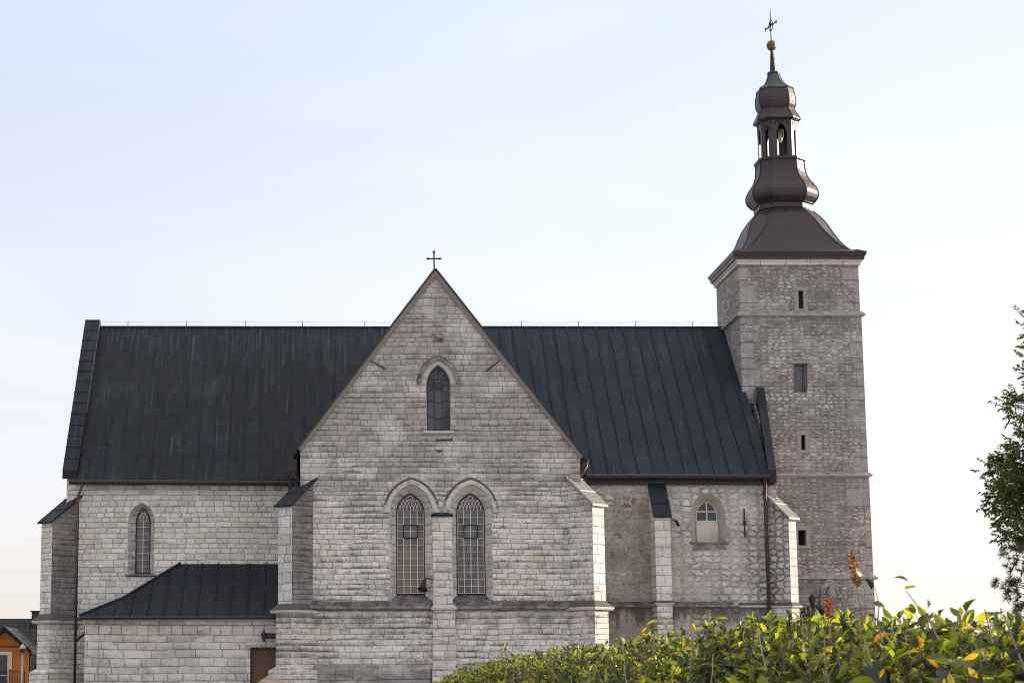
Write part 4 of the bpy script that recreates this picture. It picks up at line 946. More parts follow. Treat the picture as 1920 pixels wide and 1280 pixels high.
for idx, (k, h, y0) in enumerate(hole_loops):
    wide = (h[1][0] - h[0][0]) > 0.5; gl = MB(); flat_with_holes(gl, h, [], y0 + (0.22 if wide else 0.45))
    o = obj('tower_window', gl, M['glass_tower'] if (wide or k == 3) else M['void'], tower)
    if wide:
        f = MB(); a, b = h[0], h[2]; y = y0 + 0.15
        f.bar((a[0] + 0.05, y, a[1]), (a[0] + 0.05, y, b[1]), 0.10, 0.12); f.bar((b[0] - 0.06, y - 0.003, a[1]), (b[0] - 0.06, y - 0.003, b[1]), 0.14, 0.12); f.bar((a[0], y - .006, b[1] - 0.03), (b[0], y - .006, b[1] - 0.03), 0.06, 0.10)
        f.bar((a[0] + 0.42, y - 0.01, a[1] + 0.1), (b[0] - 0.11, y - 0.01, b[1] - 0.2), 0.03, 0.04)
        frm = obj('window_frame', f, M['wood'], tower)
    s = MB(); x0, x1, z0, z1 = h[0][0], h[1][0], h[0][1], h[2][1]; q = 0.17 if not wide else 0.10
    s.box(x0 - q - .05, x1 + q + .05, y0 - 0.035, y0 + 0.05, z1, z1 + q); 
    if not wide: s.box(x0 - q, x0, y0 - 0.025, y0 + 0.05, z0, z1); s.box(x1, x1 + q, y0 - 0.028, y0 + 0.05, z0, z1); s.box(x0 - q, x1 + q, y0 - 0.03, y0 + 0.05, z0 - q * .7, z0)
    obj('window_surround', s, simple('grey dressed stone', (0.25, 0.223, 0.212), 0.9, var=0.3, scale=4, bump=0.4) if idx == 0 else bpy.data.materials['grey dressed stone'], tower)
def square_band(zlo, zhi, e0, e1, mat, name, prof=None):
    mb = MB(); rings = []
    for (e, z) in prof or ((e0, zlo), (e1, zlo + (zhi - zlo) * 0.25), (e1, zlo + (zhi - zlo) * 0.5), (e0, zhi)):
        rings.append([(TXL - e, YT - e, z), (TXR + e, YT - e, z), (TXR + e, yb + e, z), (TXL - e, yb + e, z)])
    mb.loft(rings); return obj(name, mb, M[mat], tower)
M['cornice'] = ashlar('pale cornice stone', h=0.3, w=0.9, seed=13.0, light=(0.66, 0.60, 0.55), dark=(0.52, 0.46, 0.41), grime=0.2)
M['band'] = moss('grey string stone', a=(0.10, 0.09, 0.087), b=(0.33, 0.305, 0.295), lo=0.3, hi=0.65)
square_band(Z(594.5, YT), Z(584, YT), 0.05, 0.17, 'band', 'string_course'); square_band(Z(894.5, YT), Z(885, YT), 0.065, 0.18, 'band', 'string_course'); square_band(Z(1087, YT), Z(1077, YT), 0.075, 0.21, 'band', 'string_course')
square_band(0, 0, 0, 0, 'cornice', 'cornice', prof=((0.02, Z(497.5, YT)), (0.085, Z(497, YT)), (0.095, Z(491.5, YT)), (0.14, Z(491, YT)), (0.15, Z(486, YT)), (0.15, Z(480, YT))))
zg0, zg1 = Z(485.5, YT - .22), Z(470.5, YT - .30)
square_band(0, 0, 0, 0, 'brown', 'fascia', prof=((0.14, zg0 + 0.02), (0.22, zg0), (0.23, zg0 + 0.14), (0.27, zg0 + 0.15), (0.30, zg1 - 0.05), (0.30, zg1), (0.22, zg1 + 0.004)))
# lower tower: niche, porch roof
mb = MB(); nx, nz = P(1556, 1118, YT - .3); yy = YT - 0.07
rings = []
for (q1, q2) in zip(arch(nx - 0.34, nx + 0.42, nz + 0.15, nz + 0.78, 8), arch(nx - 0.14, nx + 0.22, nz + 0.10, nz + 0.50, 8)):
    rings.append([(q1[0], yy, q1[1]), (q1[0], yy - 0.16, q1[1]), (q2[0], yy - 0.16, q2[1]), (q2[0], yy, q2[1])])
mb.loft(rings); mb.box(nx - 0.36, nx - 0.12, yy - 0.15, yy, nz - 0.4, nz + 0.15)
niche = obj('niche', mb, M['tower'], tower)
mb = MB(); mb.lathe([(0.0, -0.32), (0.15, -0.28), (0.22, -0.05), (0.17, 0.18), (0.10, 0.28), (0.11, 0.36), (0.07, 0.44), (0, 0.46)], (nx + 0.09, yy - 0.10, nz + 0.08), 10)
stat = tag(obj('statue', mb, simple('grey carved stone', (0.20, 0.20, 0.205), 0.85, var=0.4, scale=5, bump=0.5), None, True), 'small weathered grey stone statue in the arched niche low on the tower', 'statue')
mb = MB(); a, b = P(1529, 1133, YT - 1.2); w_ = 0.75
mb.hexa([(a - w_, YT - 1.3, b - 0.5), (a, YT - 1.3, b), (a, YT - 1.3, b - 0.09), (a - w_, YT - 1.3, b - 0.6)], [(a - w_, YT - .06, b - 0.5), (a, YT - .06, b), (a, YT - .06, b - 0.09), (a - w_, YT - .06, b - 0.6)])
mb.hexa([(a + w_, YT - 1.3, b - 0.5), (a, YT - 1.303, b + .002), (a, YT - 1.303, b - 0.09), (a + w_, YT - 1.3, b - 0.6)], [(a + w_, YT - .06, b - 0.5), (a, YT - .06, b + .002), (a, YT - .06, b - 0.09), (a + w_, YT - .06, b - 0.6)])
mb.box(a - w_ + .05, a - w_ + .15, YT - 1.25, YT - .24, 0, b - 0.55); mb.box(a + w_ - .15, a + w_ - .05, YT - 1.25, YT - .24, 0, b - 0.55)
part('porch', mb, M['gutter'])

# ---- spire
spx, spy = TXC, TYC
SC = lambda py: (F / ((spy - CAMY) * cp + (Z(py, spy) - CAMZ) * sp_))
def oct_ring(a, c, z, dx=0.0):
    c = min(c, a * 0.99); b = a - c
    dx = lean(z)
    return [(spx + dx + x, spy + y, z) for x, y in ((-b, -a), (b, -a), (a, -b), (a, b), (b, a), (-b, a), (-a, b), (-a, -b))]
def lean(z): return -0.030 * max(0.0, z - Z(392, spy - .6))
def spire_part(name, prof, mat, hips=0.035, k=0.466, parent=None, cap=True):
    """prof: (photo row, half width in m, chamfer share)"""
    mb = MB(); rings = [oct_ring(a, a * (ck if ck is not None else k), Z(py, spy - a * (0.95 if ck is not None else 0.6)), 0) for (py, a, ck) in prof]
    mb.loft(rings, cap); o = obj(name, mb, mat, parent)
    if hips:
        hb_ = MB()
        for j in range(8):
            hb_.tube([r[j] for r in rings], hips, 5)
        for r in (rings[0], rings[-1]): hb_.tube(r + r[:1], hips, 5, cap=False)
        obj('hip_roll', hb_, M['hip'], parent if parent is not spire else spire)
    return o
zg1 = Z(470.5, YT - .30)
BELL = [(471, 2.38, 0.05), (460, 2.16, 0.11), (448, 1.99, 0.18), (435, 1.85, 0.26), (422, 1.73, 0.33), (411, 1.60, 0.38), (400, 1.40, 0.43), (391, 1.17, 0.466)]
BASE = [(2.84, 0.0, zg1 - 0.04), (2.70, 0.005, zg1 + 0.03), (2.54, 0.02, zg1 + 0.12)]
mb = MB(); mb.loft([oct_ring(a, a * c, z) for a, c, z in BASE] + [oct_ring(a, a * c, Z(py, spy - a * 0.95)) for (py, a, c) in BELL]); spire = obj('spire', mb, M['dome'], church)
hb_ = MB()
rr = [oct_ring(a, a * c, z) for a, c, z in BASE] + [oct_ring(a, a * c, Z(py, spy - a * 0.95)) for (py, a, c) in BELL]
for j in range(8): hb_.tube([r[j] for r in rr], 0.03, 5)
hb_.tube(rr[-1] + rr[-1][:1], 0.03, 5, cap=False)
obj('hip_roll', hb_, M['hip'], spire)
spire_part('collar', [(392, 1.15, None), (379.5, 1.15, None)], M['brown'], 0, parent=spire)
spire_part('onion', [(381, 1.20, None), (376, 1.30, None), (370.5, 1.385, None), (364, 1.425, None), (357, 1.42, None), (351, 1.365, None), (345, 1.275, None), (338, 1.14, None), (331, 1.05, None), (322, 0.985, None), (312, 0.965, None), (300, 0.955, None)], M['dome'], 0.03, parent=spire)
spire_part('lantern_ledge', [(301.5, 0.97, None), (300, 1.03, None), (297, 1.03, None), (295, 0.93, None)], M['brown'], 0, parent=spire)
# open lantern: eight pillars, arched panels with crosses
la = 0.80; lc_ = 0.80 * 0.466
z0, z1, z2 = Z(297, spy - .5), Z(247, spy - .5), Z(219, spy - .5)
corner = oct_ring(la, lc_, z1)
mb = MB(); inner = oct_ring(la * 0.80, lc_ * 0.80, z1)
for j in range(8):
    p1, pc, p2 = Vector(corner[j - 1]), Vector(corner[j]), Vector(corner[(j + 1) % 8]); q = Vector(inner[j])
    e1 = pc + (p1 - pc).normalized() * min(0.21, (p1 - pc).length * 0.35); e2 = pc + (p2 - pc).normalized() * min(0.21, (p2 - pc).length * 0.35)
    pts = [e1, pc, e2, q]; mb.hexa([(v.x, v.y, z0) for v in pts], [(v.x, v.y, z1 + 0.02) for v in pts])
lantern = obj('lantern', mb, M['brown'], spire)
def panel_point(a, b, s, z, off): 
    d = (b - a); n = Vector((d.y, -d.x, 0)).normalized(); q = a + d * s + n * off; return (q.x, q.y, z)
mb = MB(); cr = MB()
for j in range(8):
    a, b = Vector(corner[j]), Vector(corner[(j + 1) % 8]); L_ = (b - a).length
    hw = 0.15 / L_ if L_ > 0.5 else 0.22; za_ = z1 + 0.05
    top, low = z2, z1
    prof = [(0.0, low), (0.5 - hw, low)] + [(0.5 - hw * math.cos(math.pi * q / 8), low + 0.06 + 0.20 * math.sin(math.pi * q / 8)) for q in range(9)] + [(0.5 + hw, low), (1.0, low), (1.0, top), (0.0, top)]
    bm = bmesh.new(); vs = [bm.verts.new(panel_point(a, b, s, z, 0.012)) for s, z in prof]; bm.faces.new(vs)
    bmesh.ops.triangulate(bm, faces=bm.faces[:]); bm.verts.index_update(); i0 = len(mb.v)
    mb.v += [tuple(v.co) for v in bm.verts]; mb.f += [tuple(i0 + v.index for v in f.verts) for f in bm.faces]; bm.free()
    zc_ = z1 + 0.46
    cr.hexa([panel_point(a, b, s, z, 0.016) for s, z in ((0.47, zc_ - .15), (0.53, zc_ - .15), (0.53, zc_ + .18), (0.47, zc_ + .18))], [panel_point(a, b, s, z, 0.022) for s, z in ((0.47, zc_ - .15), (0.53, zc_ - .15), (0.53, zc_ + .18), (0.47, zc_ + .18))])
    ww_ = 0.26 / L_ if L_ > .6 else 0.36
    cr.hexa([panel_point(a, b, s, z, 0.018) for s, z in ((0.5 - ww_, zc_ + .05), (0.5 + ww_, zc_ + .05), (0.5 + ww_, zc_ + .085), (0.5 - ww_, zc_ + .085))], [panel_point(a, b, s, z, 0.025) for s, z in ((0.5 - ww_, zc_ + .05), (0.5 + ww_, zc_ + .05), (0.5 + ww_, zc_ + .085), (0.5 - ww_, zc_ + .085))])
    for s_ in (0.18, 0.82): cr.hexa([panel_point(a, b, s, z, 0.016) for s, z in ((s_ - .05, zc_ - .22), (s_ + .05, zc_ - .22), (s_ + .05, zc_ - .08), (s_ - .02, zc_ - .02))], [panel_point(a, b, s, z, 0.021) for s, z in ((s_ - .05, zc_ - .22), (s_ + .05, zc_ - .22), (s_ + .05, zc_ - .08), (s_ - .02, zc_ - .02))])
obj('arch_panel', mb, M['brown'], spire); obj('cross_cutout', cr, M['void'], spire)
mb = MB(); lx, ly = spx + 0.05 + lean(z1), spy - 0.25; mb.lathe([(0.0, Z(271, spy)), (0.07, Z(269, spy)), (0.10, Z(265, spy)), (0.10, Z(262, spy)), (0.085, Z(261, spy)), (0.095, Z(242, spy)), (0.0, Z(240, spy))], (lx, ly, 0), 12)
obj('lamp_tube', mb, simple('cream enamel', (0.62, 0.56, 0.42), 0.5), spire, True)
spire_part('lantern_roof', [(226, 0.86, None), (223.5, 0.93, None), (220.5, 0.92, None), (213, 0.82, None), (206, 0.73, None), (203, 0.71, None)], M['dome'], 0.025, parent=spire)
spire_part('onion', [(207.5, 0.66, None), (203, 0.72, None), (197, 0.78, None), (190, 0.805, None), (183, 0.80, None), (176, 0.775, None), (170, 0.74, None), (166, 0.715, None)], M['dome'], 0.022, parent=spire)
spire_part('cap', [(168, 0.72, None), (165.5, 0.75, None), (164, 0.72, None), (161, 0.56, None), (158, 0.455, None), (153, 0.36, None), (147, 0.29, None), (140, 0.235, None), (136.5, 0.215, None)], M['green_cu'], 0.02, parent=spire)
spire_part('shaft', [(137.5, 0.21, None), (137, 0.25, None), (135, 0.25, None), (134.5, 0.125, None), (120, 0.10, None), (98, 0.055, None)], M['brown'], 0.012, parent=spire)
zb1 = Z(86, spy)
spx += lean(zb1)
mb = MB(); rb = 0.212
mb.lathe([(0.06, zb1 - 0.33), (0.065, zb1 - 0.25)] + [(rb * math.cos(q) ** 0.8, zb1 + 0.235 * math.sin(q)) for q in [(-1.35 + 2.7 * k / 12) for k in range(13)]] + [(0.03, zb1 + 0.25)], (spx, spy, 0), 18)
mb.lathe([(rb + .005, zb1 - 0.0), (rb + 0.022, zb1 + 0.015), (rb + .005, zb1 + 0.03)], (spx, spy, 0), 18)
obj('ball', mb, M['gold'], spire, True)
mb = MB(); zc0, zc1 = zb1 + 0.22, Z(25, spy)
mb.tube([(spx, spy, zc0), (spx, spy, zc1), (spx, spy, Z(18, spy))], [0.035, 0.028, 0.010], 6)
zm_ = Z(48.5, spy); dv = Vector((0.20, -1.0, 0)).normalized()
pa, pb = Vector((spx, spy, zm_)) + dv * 0.58, Vector((spx, spy, zm_)) - dv * 0.58
mb.bar(pa, pb, 0.04)
for q in (pa, pb):
    mb.bar(q + Vector((0, 0, -0.07)), q + Vector((0, 0, 0.07)), 0.045); 
for s in (1, -1):
    for s2 in (1, -1): mb.tube([(spx, spy, zm_ + s * 0.28), Vector((spx, spy, zm_ + s * 0.18)) + dv * s2 * 0.12, Vector((spx, spy, zm_)) + dv * s2 * 0.26], 0.018, 4)
mb.bar((spx - 0.0, spy, zm_ + 0.0), (spx, spy, zm_ + 0.10), 0.10)
obj('spire_cross', mb, M['iron'], spire)

# ================================================================== fittings that hang on the church
lampx, lampz = P(794, 1098, -.45)
lamp = thing('wall_lamp', 'black bell shaped lamp on the corner of the left transept lancet window', 'lamp')
ax = Matrix.Rotation(R(14), 3, 'Y') @ Matrix.Rotation(R(-22), 3, 'X')
mb = MB(); mb.lathe([(0.05, 0.26), (0.075, 0.20), (0.085, 0.10), (0.10, 0.02), (0.14, -0.08), (0.19, -0.14), (0.20, -0.16), (0.185, -0.155), (0.13, -0.06), (0.05, 0.02)], (lampx, -0.45, lampz), 18, ax); obj('shade', mb, M['iron'], lamp, True)
mb = MB(); tp = Vector((lampx, -0.45, lampz)) + ax @ Vector((0, 0, 0.27)); mb.tube([tp, tp + Vector((0.05, 0.05, 0.06)), (pl + 0.02, -0.15, tp.z + 0.02)], 0.025, 6); mb.lathe([(0.035, -0.03), (0.05, 0.0), (0.035, 0.04)], tp, 8); obj('bracket', mb, M['iron'], lamp)
def lantern_thing(px, py, Y, s, label, wall_pt):
    L = thing('wall_lantern', label, 'lantern'); c = P(px, py, Y); mb = MB()
    mb.lathe([(0.06 * s, -0.20 * s), (0.12 * s, 0.06 * s), (0.125 * s, 0.07 * s)], (c[0], Y, c[1]), 6); obj('body', mb, M['glass_dark'], L)
    mb = MB(); mb.lathe([(0.15 * s, 0.06 * s), (0.12 * s, 0.12 * s), (0.05 * s, 0.20 * s), (0.03 * s, 0.24 * s), (0.02 * s, 0.32 * s)], (c[0], Y, c[1]), 6); obj('cap', mb, M['iron'], L)
    mb = MB(); mb.bar((c[0], Y, c[1] + 0.04), wall_pt(c), 0.05, 0.22 if s < 1.1 else 0.05); obj('bracket', mb, M['iron'], L)
lantern_thing(494.5, 1193, ya - 0.5, 0.9, 'black wall lantern on a bracket above the brown annex door', lambda c: (X(521, 1193, ya - .3), ya - 0.45, c[1] + 0.02))
lantern_thing(1523.5, 1126, YT - 0.7, 1.15, 'black wall lantern above the small dark porch of the tower', lambda c: (c[0], YT - 0.2, c[1] + 0.1))

# ================================================================== left background: house and street lamp
YH = 34.0
hs = thing('orange_house', 'orange plastered house with black tiled roof and chimney behind the church', 'house')
hx = lambda q, y=1220: X(q, y, YH)
hz = lambda q: Z(q, YH)
t = NT('dark roof tile', 0.45); u, z, p, pos, nn = t.wall()
q1 = t.m_('FRACT', t.m_('DIVIDE', p[0], 0.34)); q2 = t.m_('FRACT', t.m_('DIVIDE', z, 0.26))
w1 = t.m_('SINE', t.mul(q1, 2 * math.pi)); t.col(t.mix(t.mr(t.add(t.mul(w1, 0.3), q2), 0.1, 1.1), (0.004, 0.004, 0.005), (0.016, 0.017, 0.020))); t.b.inputs['Specular IOR Level'].default_value = 0.2; t.bump(t.add(t.mul(w1, 0.5), t.mul(q2, 0.7)), 0.9, 0.06)
tile = t.m
base = -1.0
mb = MB(); gx0, gx1, gapx = hx(-36), hx(55), hx(9.5)
zg = hz(1183); zgl = hz(1215)
mb.face([(gx0, YH, base), (gx1, YH, base), (gx1, YH, zgl), (gapx, YH, zg), (gx0, YH, zgl)]);
mb.box(hx(-150), hx(92), YH + 1.0, YH + 11, base - 1, hz(1300)); part('wall', mb, simple('orange render', (0.36, 0.115, 0.026), 0.9, var=0.22, scale=1.2, bump=0.3), hs)
mb = MB(); yr = YH + 6.2; zr_ = Z(1164, yr)
for gx in (gx0, gx1): mb.box(gx - 0.05, gx + 0.05, YH + 0.02, YH + 4, base, zgl)
mb.hexa([(hx(-160), YH + 0.35, hz(1292)), (hx(96), YH + 0.35, hz(1292)), (hx(96), yr, zr_), (hx(-160), yr, zr_)], [(hx(-160), YH + 0.35, hz(1292) + .15), (hx(96), YH + 0.35, hz(1292) + .15), (hx(96), yr, zr_ + .15), (hx(-160), yr, zr_ + .15)])
mb.hexa([(hx(-160), 2 * yr - YH - 0.35, hz(1292)), (hx(96), 2 * yr - YH - 0.35, hz(1292)), (hx(96), yr, zr_ + .002), (hx(-160), yr, zr_ + .002)], [(hx(-160), 2 * yr - YH - 0.35, hz(1292) + .15), (hx(96), 2 * yr - YH - 0.35, hz(1292) + .15), (hx(96), yr, zr_ + .152), (hx(-160), yr, zr_ + .152)])
for (xe, ze) in ((hx(62), hz(1219)), (hx(-43), hz(1219))):
    mb.hexa([(gapx, YH - 0.5, hz(1174)), (xe, YH - 0.5, ze), (xe, YH - 0.5, ze - 0.22), (gapx, YH - 0.5, hz(1174) - 0.24)], [(gapx, YH + 4.6, hz(1174)), (xe, YH + 4.6, ze), (xe, YH + 4.6, ze - 0.22), (gapx, YH + 4.6, hz(1174) - 0.24)])
roof_h = part('roof', mb, tile, hs)
mb = MB(); a, b = hx(31.5), hx(46); mb.box(a, b, yr - 0.7, yr - 0.1, zr_ - 1.0, Z(1147, yr)); mb.box(a - .07, b + .07, yr - 0.77, yr - 0.03, Z(1147, yr), Z(1145, yr)); part('chimney', mb, simple('dark brick chimney', (0.035, 0.027, 0.027), 0.8), roof_h)
mb = MB(); mb.box(gx0, gx1 + 0.04, YH - 0.05, YH + 0.02, hz(1212.5), hz(1210.5)); part('band', mb, M['iron'], hs)
mb = MB(); mb.box(hx(-24), hx(23), YH - 0.08, YH + 0.02, hz(1227), hz(1221)); mb.box(hx(17), hx(23), YH - 0.08, YH + 0.02, hz(1254), hz(1227)); part('window_trim', mb, simple('cream trim', (0.50, 0.42, 0.29), 0.8), hs)
fw = MB(); fw.box(hx(14.5), hx(18), YH - 0.04, YH + .03, base + 2, hz(1225)); fw.box(hx(-20), hx(14.5), YH - 0.04, YH + .03, hz(1227.5), hz(1225)); fw.box(hx(-20), hx(14.5), YH - 0.05, YH + .03, hz(1266), hz(1264)); wf = part('window', fw, M['white_paint'], hs)
mb = MB(); mb.face([(hx(-20), YH - 0.01, base + 2), (hx(15), YH - 0.01, base + 2), (hx(15), YH - 0.01, hz(1226)), (hx(-20), YH - 0.01, hz(1226))]); part('pane', mb, M['glass_dark'], wf)
mb = MB(); yq = YH - 1.1
mb.box(hx(-60), hx(53), yq - 0.03, yq + 0.03, hz(1259.5), hz(1258)); mb.box(hx(51.5), hx(53.5), yq - 0.04, yq + 0.04, base + 2, hz(1257.5))
x = hx(-60)
while x < hx(53): mb.box(x, x + 0.022, yq - 0.01, yq + 0.01, base + 2, hz(1258.5)); x += 0.13
mb.box(hx(-60), hx(53.5), yq - 0.05, YH - 0.02, base + 1.8, base + 2); part('balcony', mb, M['iron'], hs)

YSL = 14.0; sl = thing('street_lamp', 'slim white street lamp post in front of the orange house', 'street lamp')
lx, lz = P(42.5, 1222, YSL)
mb = MB(); mb.lathe([(0.055, 0.0), (0.05, 1.0), (0.04, lz)], (lx, YSL, 0), 10); obj('pole', mb, M['white_paint'], sl, True)
mb = MB(); mb.box(lx - 0.17, lx + 0.17, YSL - 0.12, YSL + 0.12, lz, lz + 0.02); mb.box(lx - 0.10, lx + 0.12, YSL - 0.1, YSL + 0.1, lz + 0.02, lz + 0.14); obj('housing', mb, M['iron'], sl)
mb = MB(); mb.lathe([(0.13, lz + 0.14), (0.15, lz + 0.20), (0.10, lz + 0.27), (0.03, lz + 0.36), (0.01, lz + 0.40)], (lx, YSL, 0), 10); obj('lamp_cover', mb, simple('pale plastic', (0.52, 0.48, 0.42), 0.35), sl, True)

# gate post cap at the bottom edge
gp = thing('stone_post', 'rough stone post with a pointed cap in front of the annex door', 'post'); YG = -14.0
cx, cz = P(508, 1264, YG); zb0 = Z(1280, YG)
mb = MB(); w_ = 0.32; mb.box(cx - w_, cx + w_, YG - w_, YG + w_, ground_h(YG) - 0.05, zb0 - 0.04); obj('shaft', mb, M['ledge'], gp)
mb = MB(); w2 = 0.50
mb.loft([[(cx - w2 * 0.8, YG - w2, zb0 - 0.04), (cx + w2, YG - w2, zb0 - 0.04), (cx + w2, YG + w2, zb0 - 0.04), (cx - w2 * .8, YG + w2, zb0 - 0.04)], [(cx - w2 * .8, YG - w2, zb0 + 0.03), (cx + w2, YG - w2, zb0 + .02), (cx + w2, YG + w2, zb0 + .03), (cx - w2 * .8, YG + w2, zb0 + .03)], [(cx - 0.06, YG - .06, cz - .01), (cx + 0.05, YG - .05, cz), (cx + .05, YG + .05, cz), (cx - .06, YG + .05, cz)]])
t = NT('rusty sandstone', 0.9); u, z, p, pos, nn = t.wall(); t.col(t.mix(t.mr(t.noise(pos, 3.5, 5), 0.4, 0.62), (0.13, 0.12, 0.115), (0.28, 0.20, 0.155))); t.bump(t.noise(pos, 8, 4), 0.7, 0.03); obj('cap', mb, t.m, gp)

# ================================================================== foliage
def leaf_mat(name, stops, trans=0.45, rough=0.42, spec=0.4, back=False):
    t = NT(name, rough); g = t.n('NewGeometry'); r = g.outputs['Random Per Island']
    c = t.ramp(r, stops); n = t.noise(g.outputs['Position'], 18, 3)
    c = t.mix(t.mul(n, 0.35), c, (0.02, 0.03, 0.01))
    c = t.mix(t.mul(g.outputs['Backfacing'], 0.30), c, (0.10, 0.125, 0.08)) if back else c
    t.col(c); t.b.inputs['Specular IOR Level'].default_value = spec
    tr = t.n('BsdfTranslucent'); t.put(tr.inputs[0], t.mix(1.0, c, (2.3, 2.0, 0.6), 'MULTIPLY'))
    mx = t.n('MixShader'); mx.inputs[0].default_value = trans
    t.L.new(t.b.outputs[0], mx.inputs[1]); t.L.new(tr.outputs[0], mx.inputs[2]); t.L.new(mx.outputs[0], t.N['Material Output'].inputs[0]); return t.m
# leaf outline: rows of (t along, half width), folded along the midrib and drooping
LT = [(0.14, 0.13), (0.32, 0.245), (0.55, 0.25), (0.78, 0.15)]
def leaf_template(fold=0.10, droop=0.22, bend=0.0):
    v = [(0, 0, 0)]
    for t_, w in LT:
        zc = -droop * t_ * t_
        b_ = bend * t_ * t_; v += [(-w + b_, t_, zc + fold * w * 3), (b_, t_, zc), (w + b_, t_, zc + fold * w * 3)]
    v.append((bend, 1.0, -droop * 1.1)); f = []
    f += [(0, 2, 1, 1), (0, 3, 2, 2)]
    for k in range(len(LT) - 1):
        a = 1 + 3 * k; f += [(a, a + 1, a + 4, a + 3), (a + 1, a + 2, a + 5, a + 4)]
    a = 1 + 3 * (len(LT) - 1); tip = len(v) - 1; f += [(a, a + 1, tip, tip), (a + 1, a + 2, tip, tip)]
    return np.array(v, float), f
def leaf_mesh(name, pos, dirs, ups, size, mat, parent, width=1.0, templates=None):
    tm = templates or [leaf_template(0.10, 0.2), leaf_template(0.02, 0.5), leaf_template(0.22, 0.05), leaf_template(0.15, -0.25), leaf_template(0.34, 0.3), leaf_template(0.16, 0.32, 0.22), leaf_template(0.10, 0.6, -0.25), leaf_template(0.26, 0.12, -0.14)]
    N = len(pos); verts = []; faces = []; base = 0
    y = dirs / np.linalg.norm(dirs, axis=1, keepdims=True); x = np.cross(y, ups); x /= np.maximum(np.linalg.norm(x, axis=1, keepdims=True), 1e-6); z = np.cross(x, y)
    allv = []; allf = []
    which = rng.integers(0, len(tm), N)
    for k, (tv, tf) in enumerate(tm):
        idx = np.where(which == k)[0]
        if not len(idx): continue
        s = size[idx][:, None, None]
        V = (tv[None, :, 0:1] * x[idx][:, None, :] * width + tv[None, :, 1:2] * y[idx][:, None, :] + tv[None, :, 2:3] * z[idx][:, None, :]) * s + pos[idx][:, None, :]
        n = tv.shape[0]; allv.append(V.reshape(-1, 3))
        off = (np.arange(len(idx)) * n)[:, None] + base
        for f in tf: 
            ff = list(dict.fromkeys(f)); allf.append((np.array(ff)[None, :] + off, len(ff)))
        base += len(idx) * n
    V = np.concatenate(allv); me = bpy.data.meshes.new(name)
    loops = np.concatenate([a.reshape(-1) for a, n in allf]); cnt = np.concatenate([np.full(a.shape[0], n) for a, n in allf]); st_ = np.concatenate([[0], np.cumsum(cnt)[:-1]])
    me.vertices.add(len(V)); me.vertices.foreach_set('co', V.reshape(-1).astype(np.float32))
    me.loops.add(len(loops)); me.loops.foreach_set('vertex_index', loops.astype(np.int32))
    me.polygons.add(len(cnt)); me.polygons.foreach_set('loop_start', st_.astype(np.int32)); me.polygons.foreach_set('loop_total', cnt.astype(np.int32))
    me.update(calc_edges=True); me.validate(); me.shade_smooth()
    return link(name, me, mat, parent)
def rand_dirs(n, up=0.5):
    d = rng.normal(size=(n, 3)); d /= np.linalg.norm(d, axis=1, keepdims=True); d[:, 2] += up; return d / np.linalg.norm(d, axis=1, keepdims=True)

# ---- hedge: runs straight away from the viewer on the right
EYE = CAMZ
tops = [(4.0, 0.160), (4.9, 0.177), (5.8, 0.195), (7.5, 0.240), (8.6, 0.285), (9.7, 0.318), (10.8, 0.305), (12.3, 0.290), (14.1, 0.300), (16, 0.300), (18.2, 0.320), (20.2, 0.330), (22.7, 0.305), (26, 0.255), (29, 0.21), (30.5, 0.17), (31.5, 0.0), (32, -0.4)]
td = np.array([a for a, b in tops]); tz = np.array([b for a, b in tops])
hedge = thing('hedge', 'leafy green hedge with a few yellow leaves running along the lower right', 'hedge')
def hedge_top(d): return EYE + float(np.interp(d, td, tz))
hp, hd, hu, hs_ = [], [], [], []; twigs = MB()
def sprig(d, near):
    """one upright twig with opposite leaf pairs that shrink towards the tip"""
    dep = random.random() ** 1.25 * 0.62
    top = hedge_top(d) - 0.017 + 0.016 * math.sin(d * 5.1) + 0.014 * math.sin(d * 13.7 + 1) + random.gauss(0, 0.010)
    if dep < 0.16: top -= (0.16 - dep) * 0.5
    low = random.random()
    zt = top - (0.34 * random.random() ** 1.35 if low < 0.80 else 0.3 + 1.1 * random.random())
    ln = random.uniform(0.11, 0.27); tip = Vector((1.66 + dep, CAMY + d, zt))
    ax = Vector((random.gauss(-0.22, 0.30), random.gauss(0, 0.35), 1.0 if zt > top - 0.08 else random.uniform(0.2, 0.9))).normalized()
    base = tip - ax * ln; side = ax.cross(Vector((random.gauss(0, 1), random.gauss(0, 1), 0.1))).normalized(); other = ax.cross(side)
    mid = base.lerp(tip, 0.55) + side * random.uniform(-.012, .012)
    if near or random.random() < 0.35: twigs.tube([base - ax * 0.08, mid, tip], [0.0026, 0.0020, 0.0010], 4)
    n_ = random.randint(3, 5); big = random.uniform(0.055, 0.112) if near else random.uniform(0.050, 0.090)
    for k in range(n_):
        q = 0.12 + 0.88 * k / (n_ - 1); p = base.lerp(mid, min(1, q / .55)) if q < .55 else mid.lerp(tip, (q - .55) / .45)
        ph = side if k % 2 == 0 else other; sz = big * (1.05 - 0.55 * q * q) * random.uniform(0.75, 1.15)
        for sg in (-1, 1):
            if random.random() < 0.13: continue
            dr = ph * sg + ax * random.uniform(0.25, 1.0) + Vector((random.gauss(0, .22), random.gauss(0, .22), random.gauss(-0.10, .25)))
            hp.append(p); hd.append(dr); hu.append(ax * 0.8 + Vector((random.gauss(0, .35), random.gauss(0, .35), 0.6 + random.gauss(0, .3)))); hs_.append(sz)
    if random.random() < 0.6: hp.append(tip); hd.append(ax + Vector((random.gauss(0, .3), random.gauss(0, .3), 0))); hu.append(side); hs_.append(big * 0.5)
for k in range(2100): sprig(3.9 + 5.6 * random.random() ** 1.1, True)
for k in range(4000): sprig(9.5 + 22.2 * random.random(), False)
pos, dirs, ups, size = np.array(hp), np.array(hd), np.array(hu), np.array(hs_)
